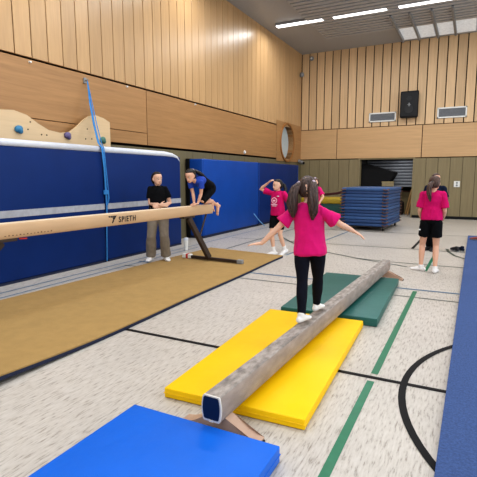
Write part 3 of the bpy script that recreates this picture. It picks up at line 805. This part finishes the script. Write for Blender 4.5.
class Fig:
    def __init__(s, name, label, loc, rotz, H, voxel=.0065, heavy=1.0, hh=None):
        s.root = tag(empty(name, loc, rotz), label, 'person'); s.H = H; s.k = H/1.65; s.v = voxel; s.w = heavy*s.k
        s.hh = hh or H/7.3
    # ---- torso
    def spine(s, f):
        """Point, right axis on the curve pelvis -> mid -> neck."""
        p, m, n = s.pel, s.mid, s.neck
        if f < .45: q = mixp(p, m, f/.45)
        else: q = mixp(m, n, (f-.45)/.55)
        if f < 0: q = p + (p-m).normalized()*(-f)*(n-p).length
        return q, mixp(s.rp, s.rs, max(0, min(1, f))).normalized()
    def torso(s, bm, rows, off=0, rnd=(False, False), n=20):
        P, R, Hh = [], [], []
        for f, a, b in rows:
            q, h = s.spine(f); P.append(q); Hh.append(h); R.append((a*s.w+off, b*s.w+off))
        tube(bm, P, R, hint=Hh, n=n, rnd=rnd)
    def setup(s, pel, neck, sl, sr, hl, hr, head, fwd, up=(0, 0, 1), mid=None):
        s.pel, s.neck, s.sl, s.sr, s.hl, s.hr, s.head = map(V, (pel, neck, sl, sr, hl, hr, head))
        s.mid = V(mid) if mid else (s.pel+s.neck)*.5
        s.rp = (s.hr-s.hl).normalized(); s.rs = (s.sr-s.sl).normalized()
        f = V(fwd).normalized(); r = f.cross(V(up)).normalized(); u = r.cross(f)
        s.HM = Matrix((r, f, u)).transposed()   # columns right, fwd, up
    def hp(s, x, y, z):  # head local (head heights, z=0 chin) -> figure
        return s.head + s.HM @ V((x*s.hh, y*s.hh, (z-.5)*s.hh))
    def headrings(s, bm, rows, grow=0.0):
        P, R = [], []
        n = 20
        rr = []
        for z, w, y0, y1 in rows:
            c = (y0+y1)/2; ry = (y1-y0)/2 + grow; w = w + grow
            rr.append([bm.verts.new(s.hp(w*math.cos(2*PI*k/n), c+ry*math.sin(2*PI*k/n), z)) for k in range(n)])
        for a, b in zip(rr, rr[1:]):
            for k in range(n): bm.faces.new((a[k], a[(k+1) % n], b[(k+1) % n], b[k]))
        bm.faces.new(rr[0][::-1]); bm.faces.new(rr[-1])
    def limbs(s, el, er, wl, wr, kl, kr, al, ar):
        s.el, s.er, s.wl, s.wr, s.kl, s.kr, s.al, s.ar = map(V, (el, er, wl, wr, kl, kr, al, ar))
    def hand(s, bm, w, d, n, side, curl=.25, spread=.08):
        """w wrist, d finger direction, n palm normal, side towards thumb."""
        w, d = V(w), V(d).normalized()
        n = V(n); n = (n - d*n.dot(d)).normalized()
        t = V(side); t = (t - d*t.dot(d) - n*t.dot(n)).normalized()
        L = .108*s.H
        tube(bm, [w - d*.04*L, w+d*.08*L, w+d*.28*L, w+d*.48*L], [(.135*L, .11*L), (.16*L, .105*L), (.215*L, .095*L), (.215*L, .075*L)], hint=t, n=12)
        for off, ln in ((.165, .42), (.055, .48), (-.055, .45), (-.16, .35)):
            b = w + d*.48*L + t*off*L
            fd = (d + t*off*spread*8).normalized()
            pts = [b - fd*.08*L, b]; p = b; dirv = fd
            for j, seg in enumerate((.42, .32, .26)):
                a = curl*(1 + .5*j)
                dirv = (dirv*math.cos(a) + n*math.sin(a)).normalized()
                p = p + dirv*ln*L*seg; pts.append(p)
            tube(bm, pts, [.058*L, .057*L, .054*L, .05*L, .043*L], hint=t, n=8)
        b = w + d*.12*L + t*.12*L
        td = (d*.62 + t*.72 + n*.25).normalized(); td2 = (d*.85 + t*.4 + n*.3).normalized()
        tube(bm, [b, b+td*.17*L, b+td*.27*L+td2*.04*L, b+td*.27*L+td2*.2*L], [.085*L, .07*L, .06*L, .048*L], hint=n, n=8)
    def foot(s, bm, A, f, up=(0, 0, 1), off=0, toes=False, h=.075):
        k = s.k; A, f, up = V(A), V(f).normalized(), V(up); up = (up - f*up.dot(f)).normalized(); r = f.cross(up)
        g = A - up*h*k
        def q(y, z): return g + f*y*k + up*z*k
        tube(bm, [q(-.055, .034), q(-.02, .038), q(.03, .04), q(.08, .032), q(.125, .022), q(.17, .017)],
             [(.026*k+off, .030*k+off*.8), (.033*k+off, .036*k+off*.8), (.036*k+off, .038*k+off*.8), (.040*k+off, .030*k+off*.8), (.043*k+off, .021*k+off*.7), (.030*k+off, .014*k+off*.6)], hint=r, n=14)
        tube(bm, [q(-.015, .03), A + up*.03*k], [.036*k+off, .035*k+off], hint=r, n=12, rnd=(False, False))
        if toes:
            for i, (x, ln, rad) in enumerate(((.028, .2, .012), (.012, .2, .009), (-.002, .195, .009), (-.016, .187, .008), (-.03, .175, .008))):
                tube(bm, [q(.14, .015) + r*x*k, q(ln, .011) + r*x*1.05*k], [rad*k*1.1, rad*k], n=8)
    def arm(s, bm, a, e, w, off=0, f1=1.0):
        k = s.w
        tube(bm, [a, mixp(a, e, .3), mixp(a, e, .7), e, mixp(e, w, .25), mixp(e, w, .7), w], [r*k for r in (.047, .046, .040, .036, .038, .031, .0245)], n=14)
    def leg(s, bm, h, kn, a):
        k = s.w
        fw = V((0, 1, 0))
        tube(bm, [h, mixp(h, kn, .3), mixp(h, kn, .7), kn, mixp(kn, a, .22), mixp(kn, a, .4), mixp(kn, a, .75), a], [r*k for r in (.082, .078, .063, .052, .053, .053, .040, .034)], n=16)
    def body(s, m, lhand, rhand, lfoot, rfoot, toes=False):
        bm = newbm(); k = s.w
        s.torso(bm, [(-.1, .10, .085), (0, .155, .105), (.15, .152, .105), (.35, .128, .092), (.5, .125, .09), (.7, .138, .098), (.86, .135, .088), (.96, .085, .062), (1.02, .05, .05)])
        q = s.spine(.93)[0]
        tube(bm, [s.sl, mixp(s.sl, q, .5), q, mixp(s.sr, q, .5), s.sr], [.046*k, .05*k, .055*k, .05*k, .046*k], hint=(0, 0, 1), n=12)
        nb = s.hp(0, -.1, .18)
        tube(bm, [s.neck - (nb-s.neck).normalized()*.03*k, s.neck, nb], [.054*k, .047*k, .046*k], n=14)
        s.headrings(bm, HEADR)
        # nose, brow, ears, chin
        tube(bm, [s.hp(0, .40, .50), s.hp(0, .455, .40), s.hp(0, .50, .315), s.hp(0, .42, .28)], [.03*s.hh, .042*s.hh, .058*s.hh, .045*s.hh], n=8)
        for sx in (-1, 1):
            ball(bm, s.hp(sx*.055, .43, .305), .042*s.hh, seg=8)
            tube(bm, [s.hp(sx*.335, -.05, .30), s.hp(sx*.365, -.07, .40), s.hp(sx*.37, -.09, .50)], [(.035*s.hh, .06*s.hh), (.035*s.hh, .075*s.hh), (.035*s.hh, .07*s.hh)], hint=s.HM @ V((1, 0, 0)), n=10)
            tube(bm, [s.hp(sx*.05, .40, .545), s.hp(sx*.2, .38, .55)], [.035*s.hh]*2, n=8)
        tube(bm, [s.hp(-.09, .415, .195), s.hp(0, .44, .2), s.hp(.09, .415, .195)], [.03*s.hh, .038*s.hh, .03*s.hh], n=8)
        s.arm(bm, s.sl, s.el, s.wl); s.arm(bm, s.sr, s.er, s.wr)
        s.leg(bm, s.hl, s.kl, s.al); s.leg(bm, s.hr, s.kr, s.ar)
        s.hand(bm, s.wl, *lhand); s.hand(bm, s.wr, *rhand)
        s.foot(bm, s.al, *lfoot[:1], up=lfoot[1] if len(lfoot) > 1 else (0, 0, 1), toes=toes)
        s.foot(bm, s.ar, *rfoot[:1], up=rfoot[1] if len(rfoot) > 1 else (0, 0, 1), toes=toes)
        s.lf, s.rf = lfoot, rfoot
        b = fuse('body', bm, m, s.root, s.v, 2)
        # eyes, brows, lips
        for sx in (-1, 1):
            bm = newbm(); ball(bm, s.hp(sx*.145, .372, .47), (.062*s.hh, .04*s.hh, .036*s.hh), s.HM, seg=10); e = obj('eye', bm, M_eyew, s.root, smooth=True)
            bm = newbm(); ball(bm, s.hp(sx*.145, .40, .47), (.03*s.hh, .018*s.hh, .032*s.hh), s.HM, seg=8); obj('iris', bm, M_iris, e, smooth=True)
        return b
    def mouth(s, smile=.02, teeth=False):
        bm = newbm(); tube(bm, [s.hp(-.12, .395, .195+smile), s.hp(-.05, .445, .185), s.hp(0, .455, .183), s.hp(.05, .445, .185), s.hp(.12, .395, .195+smile)], [(.012*s.hh, .012*s.hh)] + [(.02*s.hh, .026*s.hh)]*3 + [(.012*s.hh, .012*s.hh)], hint=s.HM @ V((0, 1, 0)), n=8); l = obj('lips', bm, M_lip, s.root, smooth=True)
        if teeth:
            bm = newbm(); tube(bm, [s.hp(-.08, .43, .205), s.hp(0, .468, .195), s.hp(.08, .43, .205)], [(.01*s.hh, .012*s.hh), (.012*s.hh, .016*s.hh), (.01*s.hh, .012*s.hh)], hint=s.HM @ V((0, 1, 0)), n=8); obj('teeth', bm, M_eyew, l, smooth=True)
        for sx in (-1, 1):
            bm = newbm(); tube(bm, [s.hp(sx*.06, .415, .565), s.hp(sx*.15, .405, .585), s.hp(sx*.23, .36, .57)], [.013*s.hh, .016*s.hh, .009*s.hh], n=6); obj('eyebrow', bm, M_hairdk, s.root, smooth=True)
    # ---- clothes
    def tshirt(s, m, hem=-.02, loose=.012, sleeve=.6, flare=.02, rows=None, name='tshirt', folds=.006, seed=1, neckhole=.99):
        bm = newbm(); k = s.w
        rows = rows or [(hem, .165, .118), (.06, .163, .116), (.2, .156, .112), (.45, .144, .104), (.68, .148, .106), (.84, .142, .094), (.93, .105, .076), (neckhole, .066, .058)]
        s.torso(bm, rows, off=loose, n=24)
        q = s.spine(.915)[0]
        tube(bm, [s.sl, mixp(s.sl, q, .5), q, mixp(s.sr, q, .5), s.sr], [.049*k, .058*k, .066*k, .058*k, .049*k], hint=(0, 0, 1), n=14)
        for a, e in ((s.sl, s.el), (s.sr, s.er)):
            d = (e-a)
            tube(bm, [a - d*.02, a + d*sleeve*.35, a + d*sleeve*.75, a + d*sleeve], [.048*k+loose*.3, .053*k+loose*.4, .052*k+flare*.7, .050*k+flare], n=16, rnd=(True, False))
        return fuse(name, bm, m, s.root, s.v*1.05, 3, folds, seed=seed)
    def trousers(s, m, end=1.0, extra=(.010, .010, .010), waist=.30, name='trousers', folds=.003, seed=2, loose=.008):
        """end: 1 ankle, .5 knee on the hip-knee-ankle line; extra ease at hip, knee, hem."""
        bm = newbm(); k = s.w
        s.torso(bm, [(-.13, .09, .085), (-.03, .152, .108), (.08, .158, .11), (waist, .148, .106)], off=loose, n=22)
        for h, kn, a in ((s.hl, s.kl, s.al), (s.hr, s.kr, s.ar)):
            P = [h, mixp(h, kn, .3), mixp(h, kn, .7), kn, mixp(kn, a, .22), mixp(kn, a, .4), mixp(kn, a, .75), a]
            T = [0, .15, .35, .5, .61, .7, .875, 1]
            R = [.084, .08, .064, .053, .054, .054, .041, .036]
            pts, rr = [], []
            for i in range(8):
                if T[i] > end + 1e-6:
                    f = (end-T[i-1])/(T[i]-T[i-1])
                    if f > .02: pts.append(mixp(P[i-1], P[i], f)); r0 = R[i-1]+(R[i]-R[i-1])*f; rr.append(r0*k+extra[2])
                    break
                e = extra[0] + (extra[1]-extra[0])*min(1, T[i]/.5) if T[i] <= .5 else extra[1] + (extra[2]-extra[1])*(T[i]-.5)*2
                pts.append(P[i]); rr.append(R[i]*k+e)
            tube(bm, pts, rr, n=18, rnd=(True, False))
        return fuse(name, bm, m, s.root, s.v*1.05, 3, folds, seed=seed)
    def footwear(s, m, name='sock', off=.006, height=.10, sole=None):
        for a, kn, ft in ((s.al, s.kl, s.lf), (s.ar, s.kr, s.rf)):
            bm = newbm(); up = ft[1] if len(ft) > 1 else (0, 0, 1)
            s.foot(bm, a, ft[0], up=up, off=off)
            d = (kn-a).normalized()
            tube(bm, [a - d*.02*s.k, a + d*height*.5, a + d*height], [.037*s.w+off, .037*s.w+off, .040*s.w+off], n=14, rnd=(False, False))
            o = fuse(name, bm, m, s.root, min(s.v, .006), 2)
            if sole:
                bm = newbm(); f = V(ft[0]).normalized(); k = s.k; g = V(a) - V((0, 0, .075*k))
                tube(bm, [g + f*y*k + V((0, 0, .008)) for y in (-.06, 0, .06, .12, .17)], [(.034*k, .012), (.038*k, .012), (.042*k, .012), (.047*k, .012), (.036*k, .011)], hint=f.cross(V((0, 0, 1))), n=12)
                obj('sole', bm, sole, o, smooth=True)
    # ---- hair
    def hair_cap(s, m, front=.34, low=.05, name='hair', vol=.03, seed=3):
        bm = newbm()
        rows = [(low, .24, -.38, -.16), (low+.12, .32, -.46, -.12), (.32, .355, -.50, -.10), (.45, .37, -.52, -.06), (.56, .37, -.53, -.02), (.66, .37, -.53, .04), (.75, .36, -.52, .13), (.83, .34, -.49, front-.08), (.90, .30, -.43, front-.07), (.97, .22, -.32, .22), (1.03, .11, -.2, .07)]
        s.headrings(bm, rows, vol*.5)
        return fuse(name, bm, m, s.root, max(.005, s.v*.8), 2, .0035, (70, 70, 14), seed)
    def tail(s, m, pts, radii, name='ponytail', strands=7, seed=5, spread=.5):
        """Bundle of separate locks that swing about one another."""
        rnd = random.Random(seed); bm = newbm(); P = [V(p) for p in pts]
        for j in range(strands):
            ph = 2*PI*j/strands; Q, R = [], []
            for i, p in enumerate(P):
                f = i/(len(P)-1); r = radii[i]
                o = V((math.cos(ph+f*1.2), math.sin(ph+f*1.2), 0))*r*(spread if j else 0)
                o += V((rnd.uniform(-1, 1), rnd.uniform(-1, 1), rnd.uniform(-.4, .4)))*r*.22*f
                wv = math.sin(f*7 + j*1.7)*r*.28*min(1, f*2)
                o += V((wv, wv*.5, 0))
                Q.append(p+o); R.append(r*(.62 if j else .7)*(1 if f < .8 else .7))
            tube(bm, Q, R, n=10)
        return obj(name, bm, m, s.root, smooth=True)
    def tie(s, m, p, d, r, name='hair_tie'):
        bm = newbm(); p, d = V(p), V(d).normalized()
        tube(bm, [p-d*r*.35, p, p+d*r*.35], [r*.85, r, r*.85], n=14); return obj(name, bm, m, s.root, smooth=True)

# --- girl balancing on the low beam, seen from behind
f = Fig('person', 'girl in magenta shirt and navy leggings balancing on the low beam, arms out', (-1.225, 3.79, .283), 0, 1.28, .0048, .97, hh=.20)
f.setup(pel=(-.01, .0, .635), neck=(-.03, -.01, 1.05), sl=(-.155, -.03, .97), sr=(.095, .01, .965), hl=(-.077, -.02, .62), hr=(.055, .02, .62), head=(-.048, .03, 1.165), fwd=(-.15, 1, -.12), up=(-.08, 0, 1), mid=(-.025, .015, .82))
kl, al = ik(f.hl, (-.008, -.205, .060), .285, .285, (0, 1, 0)); kr, ar = ik(f.hr, (.0, .205, .060), .285, .285, (.1, 1, 0))
el, wl_ = ik(f.sl, (-.42, -.13, .675), .215, .195, (-.3, -.4, -.6)); er, wr_ = ik(f.sr, (.30, .27, .785), .205, .185, (.3, -.4, -.2))
f.limbs(el, er, wl_, wr_, kl, kr, al, ar)
f.body(M_skin2, ((-.92, -.2, -.12), (0, 0, -1), (.1, 1, 0), .07, .06), ((.85, .3, -.5), (-.3, 0, -1), (0, 1, .1), .12, .09), ((.22, 1, 0),), ((.12, 1, 0),))
f.mouth()
f.tshirt(M_pink, hem=-.07, loose=.013, sleeve=.68, flare=.030, folds=.007, rows=[(-.14, .160, .118), (-.1, .176, .13), (0, .172, .128), (.12, .158, .116), (.32, .150, .112), (.5, .152, .11), (.7, .155, .108), (.84, .148, .094), (.93, .105, .074), (.985, .064, .056)])
f.trousers(M_legg, end=.985, extra=(.008, .007, .007), waist=.3, name='leggings', folds=.003, loose=.004)
f.footwear(M_sock, 'sock', .005, .035)
f.hair_cap(M_hairbr, low=.12)
for sx in (-1, 1):
    b = f.hp(sx*.29, -.36, .70); o_ = .024 if sx < 0 else .014
    lo_ = -.29 if sx < 0 else -.315
    f.tail(M_hairbr, [f.hp(sx*.2, -.34, .72), b, b + V((sx*o_, -.03, -.03)), b + V((sx*o_*1.6, -.05, -.09)), b + V((sx*o_*1.9, -.06, -.17)), b + V((sx*o_*1.7, -.065, lo_*.8)), b + V((sx*o_*1.4, -.06, lo_))],
           [.018, .022, .028, .034, .036, .028, .008], name='pigtail', strands=13, seed=11+sx, spread=.8)
    f.tie(M_tie, b + V((sx*.004, -.004, .004)), (sx*.6, -.5, -.1), .020)
bm = newbm(); tube(bm, [f.hp(0, -.15, 1.035), f.hp(0, -.38, .93), f.hp(0, -.51, .76), f.hp(0, -.545, .58), f.hp(0, -.52, .40), f.hp(0, -.47, .26)], [(.012, .003)]*5+[(.018, .004)], hint=(1, 0, 0), n=8); obj('hair_parting', bm, M_skin2, f.root, smooth=True)

# --- woman in black shirt behind the high beam
f = Fig('person', 'smiling woman in black shirt and taupe trousers, arms folded behind the high beam', (-5.0, 6.56, .044), math.radians(-146), 1.60, .0075, 1.0, hh=.222)
f.setup(pel=(0, 0, .87), neck=(0, -.01, 1.345), sl=(-.135, 0, 1.29), sr=(.135, 0, 1.29), hl=(-.085, 0, .84), hr=(.085, 0, .84), head=(0, .02, 1.482), fwd=(-.55, .85, -.05), mid=(0, .02, 1.09))
kl, al = ik(f.hl, (-.12, .02, .075), .41, .39, (0, 1, 0)); kr, ar = ik(f.hr, (.15, .0, .075), .41, .39, (.1, 1, 0))
er, wr_ = ik(f.sr, (-.04, .20, 1.02), .26, .24, (.6, -.4, -.6)); el, wl_ = ik(f.sl, (-.07, .18, .99), .26, .24, (-.6, -.5, -.6))
f.limbs(el, er, wl_, wr_, kl, kr, al, ar)
f.body(M_skin2, ((.95, .25, .05), (0, -1, -.2), (0, .2, 1), .2), ((-.95, .15, .0), (0, -1, -.2), (0, .2, 1), .2), ((-.35, 1, 0),), ((.35, 1, 0),))
f.mouth(.05, True)
f.tshirt(M_blkshirt, hem=.16, loose=.010, sleeve=.62, flare=.014, folds=.006)
f.trousers(M_taupe, end=.985, extra=(.010, .026, .05), waist=.36, folds=.008)
f.footwear(M_sock, 'trainer', .009, .05, sole=M_white)
f.hair_cap(M_hairdk, low=.1)
f.tail(M_hairdk, [f.hp(0, -.5, .6), f.hp(0, -.62, .5), f.hp(0, -.62, .25), f.hp(0, -.56, 0)], [.03, .04, .035, .012], strands=6)
f.tie(M_hairbk, f.hp(0, -.55, .57), (0, -1, -.4), .028)

# --- girl kneeling on the far end of the high beam
f = Fig('person', 'dark haired girl in blue top crouching on hands and knees on the high beam', (-4.325, 7.02, 1.05), math.radians(180), 1.45, .007, .95, hh=.21)
f.setup(pel=(0, -.20, .31), neck=(-.0, .28, .43), sl=(-.115, .25, .40), sr=(.115, .25, .40), hl=(-.07, -.18, .28), hr=(.07, -.18, .28), head=(0, .43, .525), fwd=(0, 1, -.5), up=(0, .4, 1), mid=(0, .04, .435))
kl, al = (-.045, .12, .06), (-.045, -.24, .045); kr, ar = (.02, -.08, .12), (-.07, -.44, -.05)
el, wl_ = ik(f.sl, (-.05, .27, .035), .195, .185, (-.2, -1, 0)); er, wr_ = ik(f.sr, (.03, .26, .035), .195, .185, (.2, -1, 0))
f.limbs(el, er, wl_, wr_, kl, kr, al, ar)
f.body(M_skin, ((0.2, 1, -.12), (0, -.1, -1), (1, 0, 0), .12), ((-.2, 1, -.12), (0, -.1, -1), (-1, 0, 0), .12), ((-.1, -.5, -1), (-.2, -1, .3)), ((-.1, .1, -1), (-.2, -1, .1)), toes=True)
f.mouth()
f.tshirt(M_royal, hem=.58, rows=[(.58, .142, .104), (.7, .146, .106), (.84, .142, .094), (.93, .105, .076), (.99, .066, .058)], loose=.010, sleeve=.5, flare=.012, folds=.005)
f.trousers(M_shorts, end=.49, extra=(.014, .014, .012), waist=.60, name='shorts', folds=.004, loose=.014)
f.hair_cap(M_hairbk, low=.12)
b = f.hp(0, -.5, .72)
f.tail(M_hairbk, [b, b + V((-.01, -.05, .0)), b + V((-.035, -.12, -.03)), b + V((-.055, -.20, -.07)), b + V((-.065, -.28, -.11)), b + V((-.07, -.34, -.14))], [.028, .036, .04, .036, .028, .01], strands=7)
f.tie(M_tie, b + V((0, -.015, .008)), (0, -1, .4), .026)

# --- girl in magenta by the wall pads, hand on her head
f = Fig('person', 'girl in printed magenta shirt and black shorts raising one hand to her hair', (-3.40, 8.34, 0), math.radians(180-12), 1.52, .0075, .9, hh=.205)
f.setup(pel=(0, 0, .82), neck=(.0, 0, 1.265), sl=(-.145, 0, 1.225), sr=(.145, 0, 1.225), hl=(-.075, 0, .79), hr=(.075, 0, .79), head=(0, .03, 1.395), fwd=(.35, .9, -.12), mid=(0, .015, 1.03))
kl, al = ik(f.hl, (-.10, -.12, .085), .385, .36, (0, 1, 0)); kr, ar = ik(f.hr, (.02, .10, .07), .385, .36, (.1, 1, 0))
er, wr_ = ik(f.sr, (.175, .10, 1.43), .255, .225, (1, .2, -.2)); el, wl_ = ik(f.sl, (-.235, .03, .80), .255, .225, (-1, -.5, 0))
f.limbs(el, er, wl_, wr_, kl, kr, al, ar)
f.body(M_skin2, ((-.05, .1, -1), (1, 0, 0), (0, 1, 0), .25), ((-.75, .05, .55), (-.3, -.3, -1), (-.2, -1, .2), .3), ((.15, .9, -.25),), ((.5, .9, 0),))
f.mouth(.03)
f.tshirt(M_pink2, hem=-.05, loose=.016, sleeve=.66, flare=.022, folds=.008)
f.trousers(M_shorts, end=.36, extra=(.014, .02, .024), waist=.3, name='shorts', folds=.005)
f.footwear(M_sock, 'sock', .007, .10)
f.hair_cap(M_hairbk, low=.1)
b = f.hp(0, -.5, .55)
f.tail(M_hairbk, [b, b + V((-.02, -.05, -.02)), b + V((-.055, -.05, -.10)), b + V((-.075, -.02, -.18)), b + V((-.085, .02, -.25))], [.03, .038, .036, .03, .01], strands=6)
tsh = [c for c in f.root.children if c.name.startswith('tshirt')][0]
bm = newbm()
for a in range(24):
    a0, a1 = 2*PI*a/24, 2*PI*(a+1)/24
    bm.faces.new([bm.verts.new((r*math.cos(q)*1.1, .131-.25*(r*math.cos(q))**2, 1.09+r*math.sin(q))) for r, q in ((.045, a0), (.062, a0), (.062, a1), (.045, a1))])
for x0, x1, z0, z1 in ((-.075, .075, 1.0, 1.02), (-.03, .03, 1.07, 1.105), (-.055, .05, .975, .99)):
    bm.faces.new([bm.verts.new((x, .133-.3*x*x, z)) for x, z in ((x0, z0), (x1, z0), (x1, z1), (x0, z1))])
obj('shirt_print', bm, M_print, tsh)
bm = newbm(); box(bm, -.095, -.055, .10, .122, 1.165, 1.185, .003); obj('name_tag', bm, M_white, tsh)

# --- girl in magenta standing with her back turned
f = Fig('person', 'girl in magenta shirt and black shorts standing barelegged with her back turned', (-.535, 7.88, 0), math.radians(2), 1.58, .0075, .93, hh=.212)
f.setup(pel=(0, 0, .86), neck=(.01, -.01, 1.315), sl=(-.145, -.01, 1.265), sr=(.155, -.0, 1.265), hl=(-.08, 0, .82), hr=(.08, 0, .82), head=(.02, .02, 1.45), fwd=(.12, 1, -.1), mid=(0, .015, 1.08))
kl, al = ik(f.hl, (-.125, .05, .07), .40, .375, (-.2, 1, 0)); kr, ar = ik(f.hr, (.095, -.06, .075), .40, .375, (0, 1, 0))
el, wl_ = ik(f.sl, (-.165, .17, .86), .26, .23, (-.25, -1, 0)); er, wr_ = ik(f.sr, (.165, .17, .86), .26, .23, (.25, -1, 0))
f.limbs(el, er, wl_, wr_, kl, kr, al, ar)
f.body(M_skin, ((.7, .45, -.4), (0, -1, 0), (0, 0, 1), .3), ((-.7, .45, -.4), (0, -1, 0), (0, 0, 1), .3), ((-.95, .35, 0),), ((.15, 1, 0),))
f.mouth()
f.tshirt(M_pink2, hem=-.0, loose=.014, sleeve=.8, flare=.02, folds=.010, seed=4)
f.trousers(M_shorts, end=.30, extra=(.012, .022, .026), waist=.3, name='shorts', folds=.005)
f.footwear(M_sock, 'sock', .008, .03)
sh = [c for c in f.root.children if c.name.startswith('shorts')][0]
bm = newbm(); ball(bm, (-.165, -.085, .70), (.018, .006, .014), seg=8); obj('badge', bm, M_white, sh, smooth=True)
f.hair_cap(M_hairmd, low=.12)
b = f.hp(-.08, -.5, .50)
f.tail(M_hairmd, [b, b + V((-.025, -.045, -.02)), b + V((-.05, -.05, -.09)), b + V((-.045, -.045, -.17)), b + V((-.03, -.04, -.25)), b + V((-.02, -.035, -.30))], [.03, .038, .038, .032, .024, .008], strands=7, seed=9)
f.tie(M_hairbk, b + V((-.008, -.014, -.004)), (-.3, -1, -.2), .028)

# --- man beyond her, mostly hidden
f = Fig('person', 'person with short brown hair in dark navy shirt standing beyond the barelegged girl', (-.66, 10.3, 0), math.radians(165), 1.62, .008, 1.0, hh=.22)
f.setup(pel=(0, 0, .88), neck=(0, 0, 1.36), sl=(-.17, 0, 1.31), sr=(.17, 0, 1.31), hl=(-.08, 0, .85), hr=(.08, 0, .85), head=(-.015, .02, 1.50), fwd=(-.5, .85, -.02), mid=(0, .015, 1.1))
kl, al = ik(f.hl, (-.045, .05, .075), .41, .39, (0, 1, 0)); kr, ar = ik(f.hr, (.07, 0, .075), .41, .39, (0, 1, 0))
el, wl_ = ik(f.sl, (-.12, .17, 1.0), .27, .24, (-.5, -1, 0)); er, wr_ = ik(f.sr, (.12, .17, 1.0), .27, .24, (.5, -1, 0))
f.limbs(el, er, wl_, wr_, kl, kr, al, ar)
f.body(M_skin, ((.8, .2, -.3), (0, -1, 0), (0, 0, 1), .3), ((-.8, .2, -.3), (0, -1, 0), (0, 0, 1), .3), ((-.1, 1, 0),), ((.15, 1, 0),))
f.mouth()
f.tshirt(M_navyshirt, hem=.0, loose=.014, sleeve=.7, folds=.007)
f.trousers(M_shorts, end=.98, extra=(.012, .016, .016), folds=.005)
f.footwear(M_shoeb, 'trainer', .01, .04, sole=M_blk)
f.hair_cap(M_hairmd, low=.22)

# --- girl in magenta hidden behind the balancing girl
f = Fig('person', 'girl in magenta shirt half hidden behind the balancing girl, near the mustard block', (-3.75, 11.9, 0), math.radians(150), 1.53, .0085, .92, hh=.21)
f.setup(pel=(0, 0, .83), neck=(.0, 0, 1.275), sl=(-.15, 0, 1.235), sr=(.15, 0, 1.235), hl=(-.075, 0, .8), hr=(.075, 0, .8), head=(0, .03, 1.41), fwd=(-.2, .9, -.15), mid=(0, .015, 1.05))
kl, al = ik(f.hl, (-.20, .06, .075), .385, .37, (0, 1, 0)); kr, ar = ik(f.hr, (.06, 0, .075), .385, .37, (.1, 1, 0))
el, wl_ = ik(f.sl, (-.26, .12, .83), .26, .23, (-1, -.6, 0)); er, wr_ = ik(f.sr, (.2, .1, .82), .26, .23, (1, -.6, 0))
f.limbs(el, er, wl_, wr_, kl, kr, al, ar)
f.body(M_skin2, ((-.1, .1, -1), (1, 0, 0), (0, 1, 0), .25), ((.1, .1, -1), (-1, 0, 0), (0, 1, 0), .25), ((-.2, 1, 0),), ((.2, 1, 0),))
f.mouth()
f.tshirt(M_pink, hem=-.05, loose=.016, sleeve=.75, flare=.022, folds=.008)
f.trousers(M_shorts, end=.4, extra=(.014, .02, .022), name='shorts', folds=.005)
f.footwear(M_shoeb, 'trainer', .01, .04, sole=M_blk)
f.hair_cap(M_hairmd, low=.1)
f.tie(M_tie, f.hp(-.1, .05, 1.03), (0, 1, .1), .03, 'hair_clip')
f.tail(M_hairmd, [f.hp(0, -.5, .6), f.hp(0, -.64, .5), f.hp(0, -.64, .2), f.hp(0, -.58, -.1)], [.03, .04, .034, .012], strands=5)

# ------------------------------------------------------------------ light
w = bpy.data.worlds.new('hall daylight'); SC.world = w; w.use_nodes = True
bg = w.node_tree.nodes['Background']; bg.inputs['Color'].default_value = (.93, .96, 1, 1); bg.inputs['Strength'].default_value = .42
def area(name, loc, rot, sx, sy, power, col=(.96, .98, 1)):
    l = bpy.data.lights.new(name, 'AREA'); l.shape = 'RECTANGLE'; l.size = sx; l.size_y = sy; l.energy = power; l.color = col
    o = bpy.data.objects.new(name, l); COL.objects.link(o); o.location = loc; o.rotation_euler = rot; return o
for y in (9.6, 4.8, 0.0):
    for x in (-5.2, -3.3, -1.4, 1.4, 4.5, 7.5):
        area('hall_lamp', (x, y, 6.33), (0, 0, 0), 1.6, .3, 50)
for x in (-5.2, -3.3, -1.4, 1.4, 4.5): area('hall_lamp', (x, 14.4, 6.33), (0, 0, 0), 1.5, .2, 50)
area('storeroom_fill', (-2.6, 19.0, 2.3), (0, 0, 0), .5, .3, 9)  # added fill light that brightens the shutter, no fixture here
area('window_daylight', (10.6, 7.0, 3.8), (0, math.radians(90), 0), 4.5, 20, 640, (.92, .97, 1))
area('window_daylight', (1.5, -3.8, 4.0), (math.radians(90), 0, 0), 12, 3.5, 190, (.92, .97, 1))

# ------------------------------------------------------------------ camera
YAW, PITCH, ROLL, FPX = .474585393, .135997124, -.00154929803, 449.578
fw = V((-math.sin(YAW)*math.cos(PITCH), math.cos(YAW)*math.cos(PITCH), -math.sin(PITCH)))
rt = V((math.cos(YAW), math.sin(YAW), 0)); up = rt.cross(fw)
r2 = rt*math.cos(ROLL) + up*math.sin(ROLL); u2 = up*math.cos(ROLL) - rt*math.sin(ROLL)
cam = bpy.data.cameras.new('camera'); co = bpy.data.objects.new('camera', cam); COL.objects.link(co)
Mx = Matrix((r2, u2, -fw)).transposed().to_4x4(); Mx.translation = V((0, 0, 1.55)); co.matrix_world = Mx
cam.sensor_fit = 'HORIZONTAL'; cam.sensor_width = 36; cam.lens = 36*FPX/477; cam.clip_end = 100; cam.clip_start = .05
SC.camera = co
SC.view_settings.view_transform = 'Standard'; SC.view_settings.look = 'Medium High Contrast'; SC.view_settings.exposure = -.05
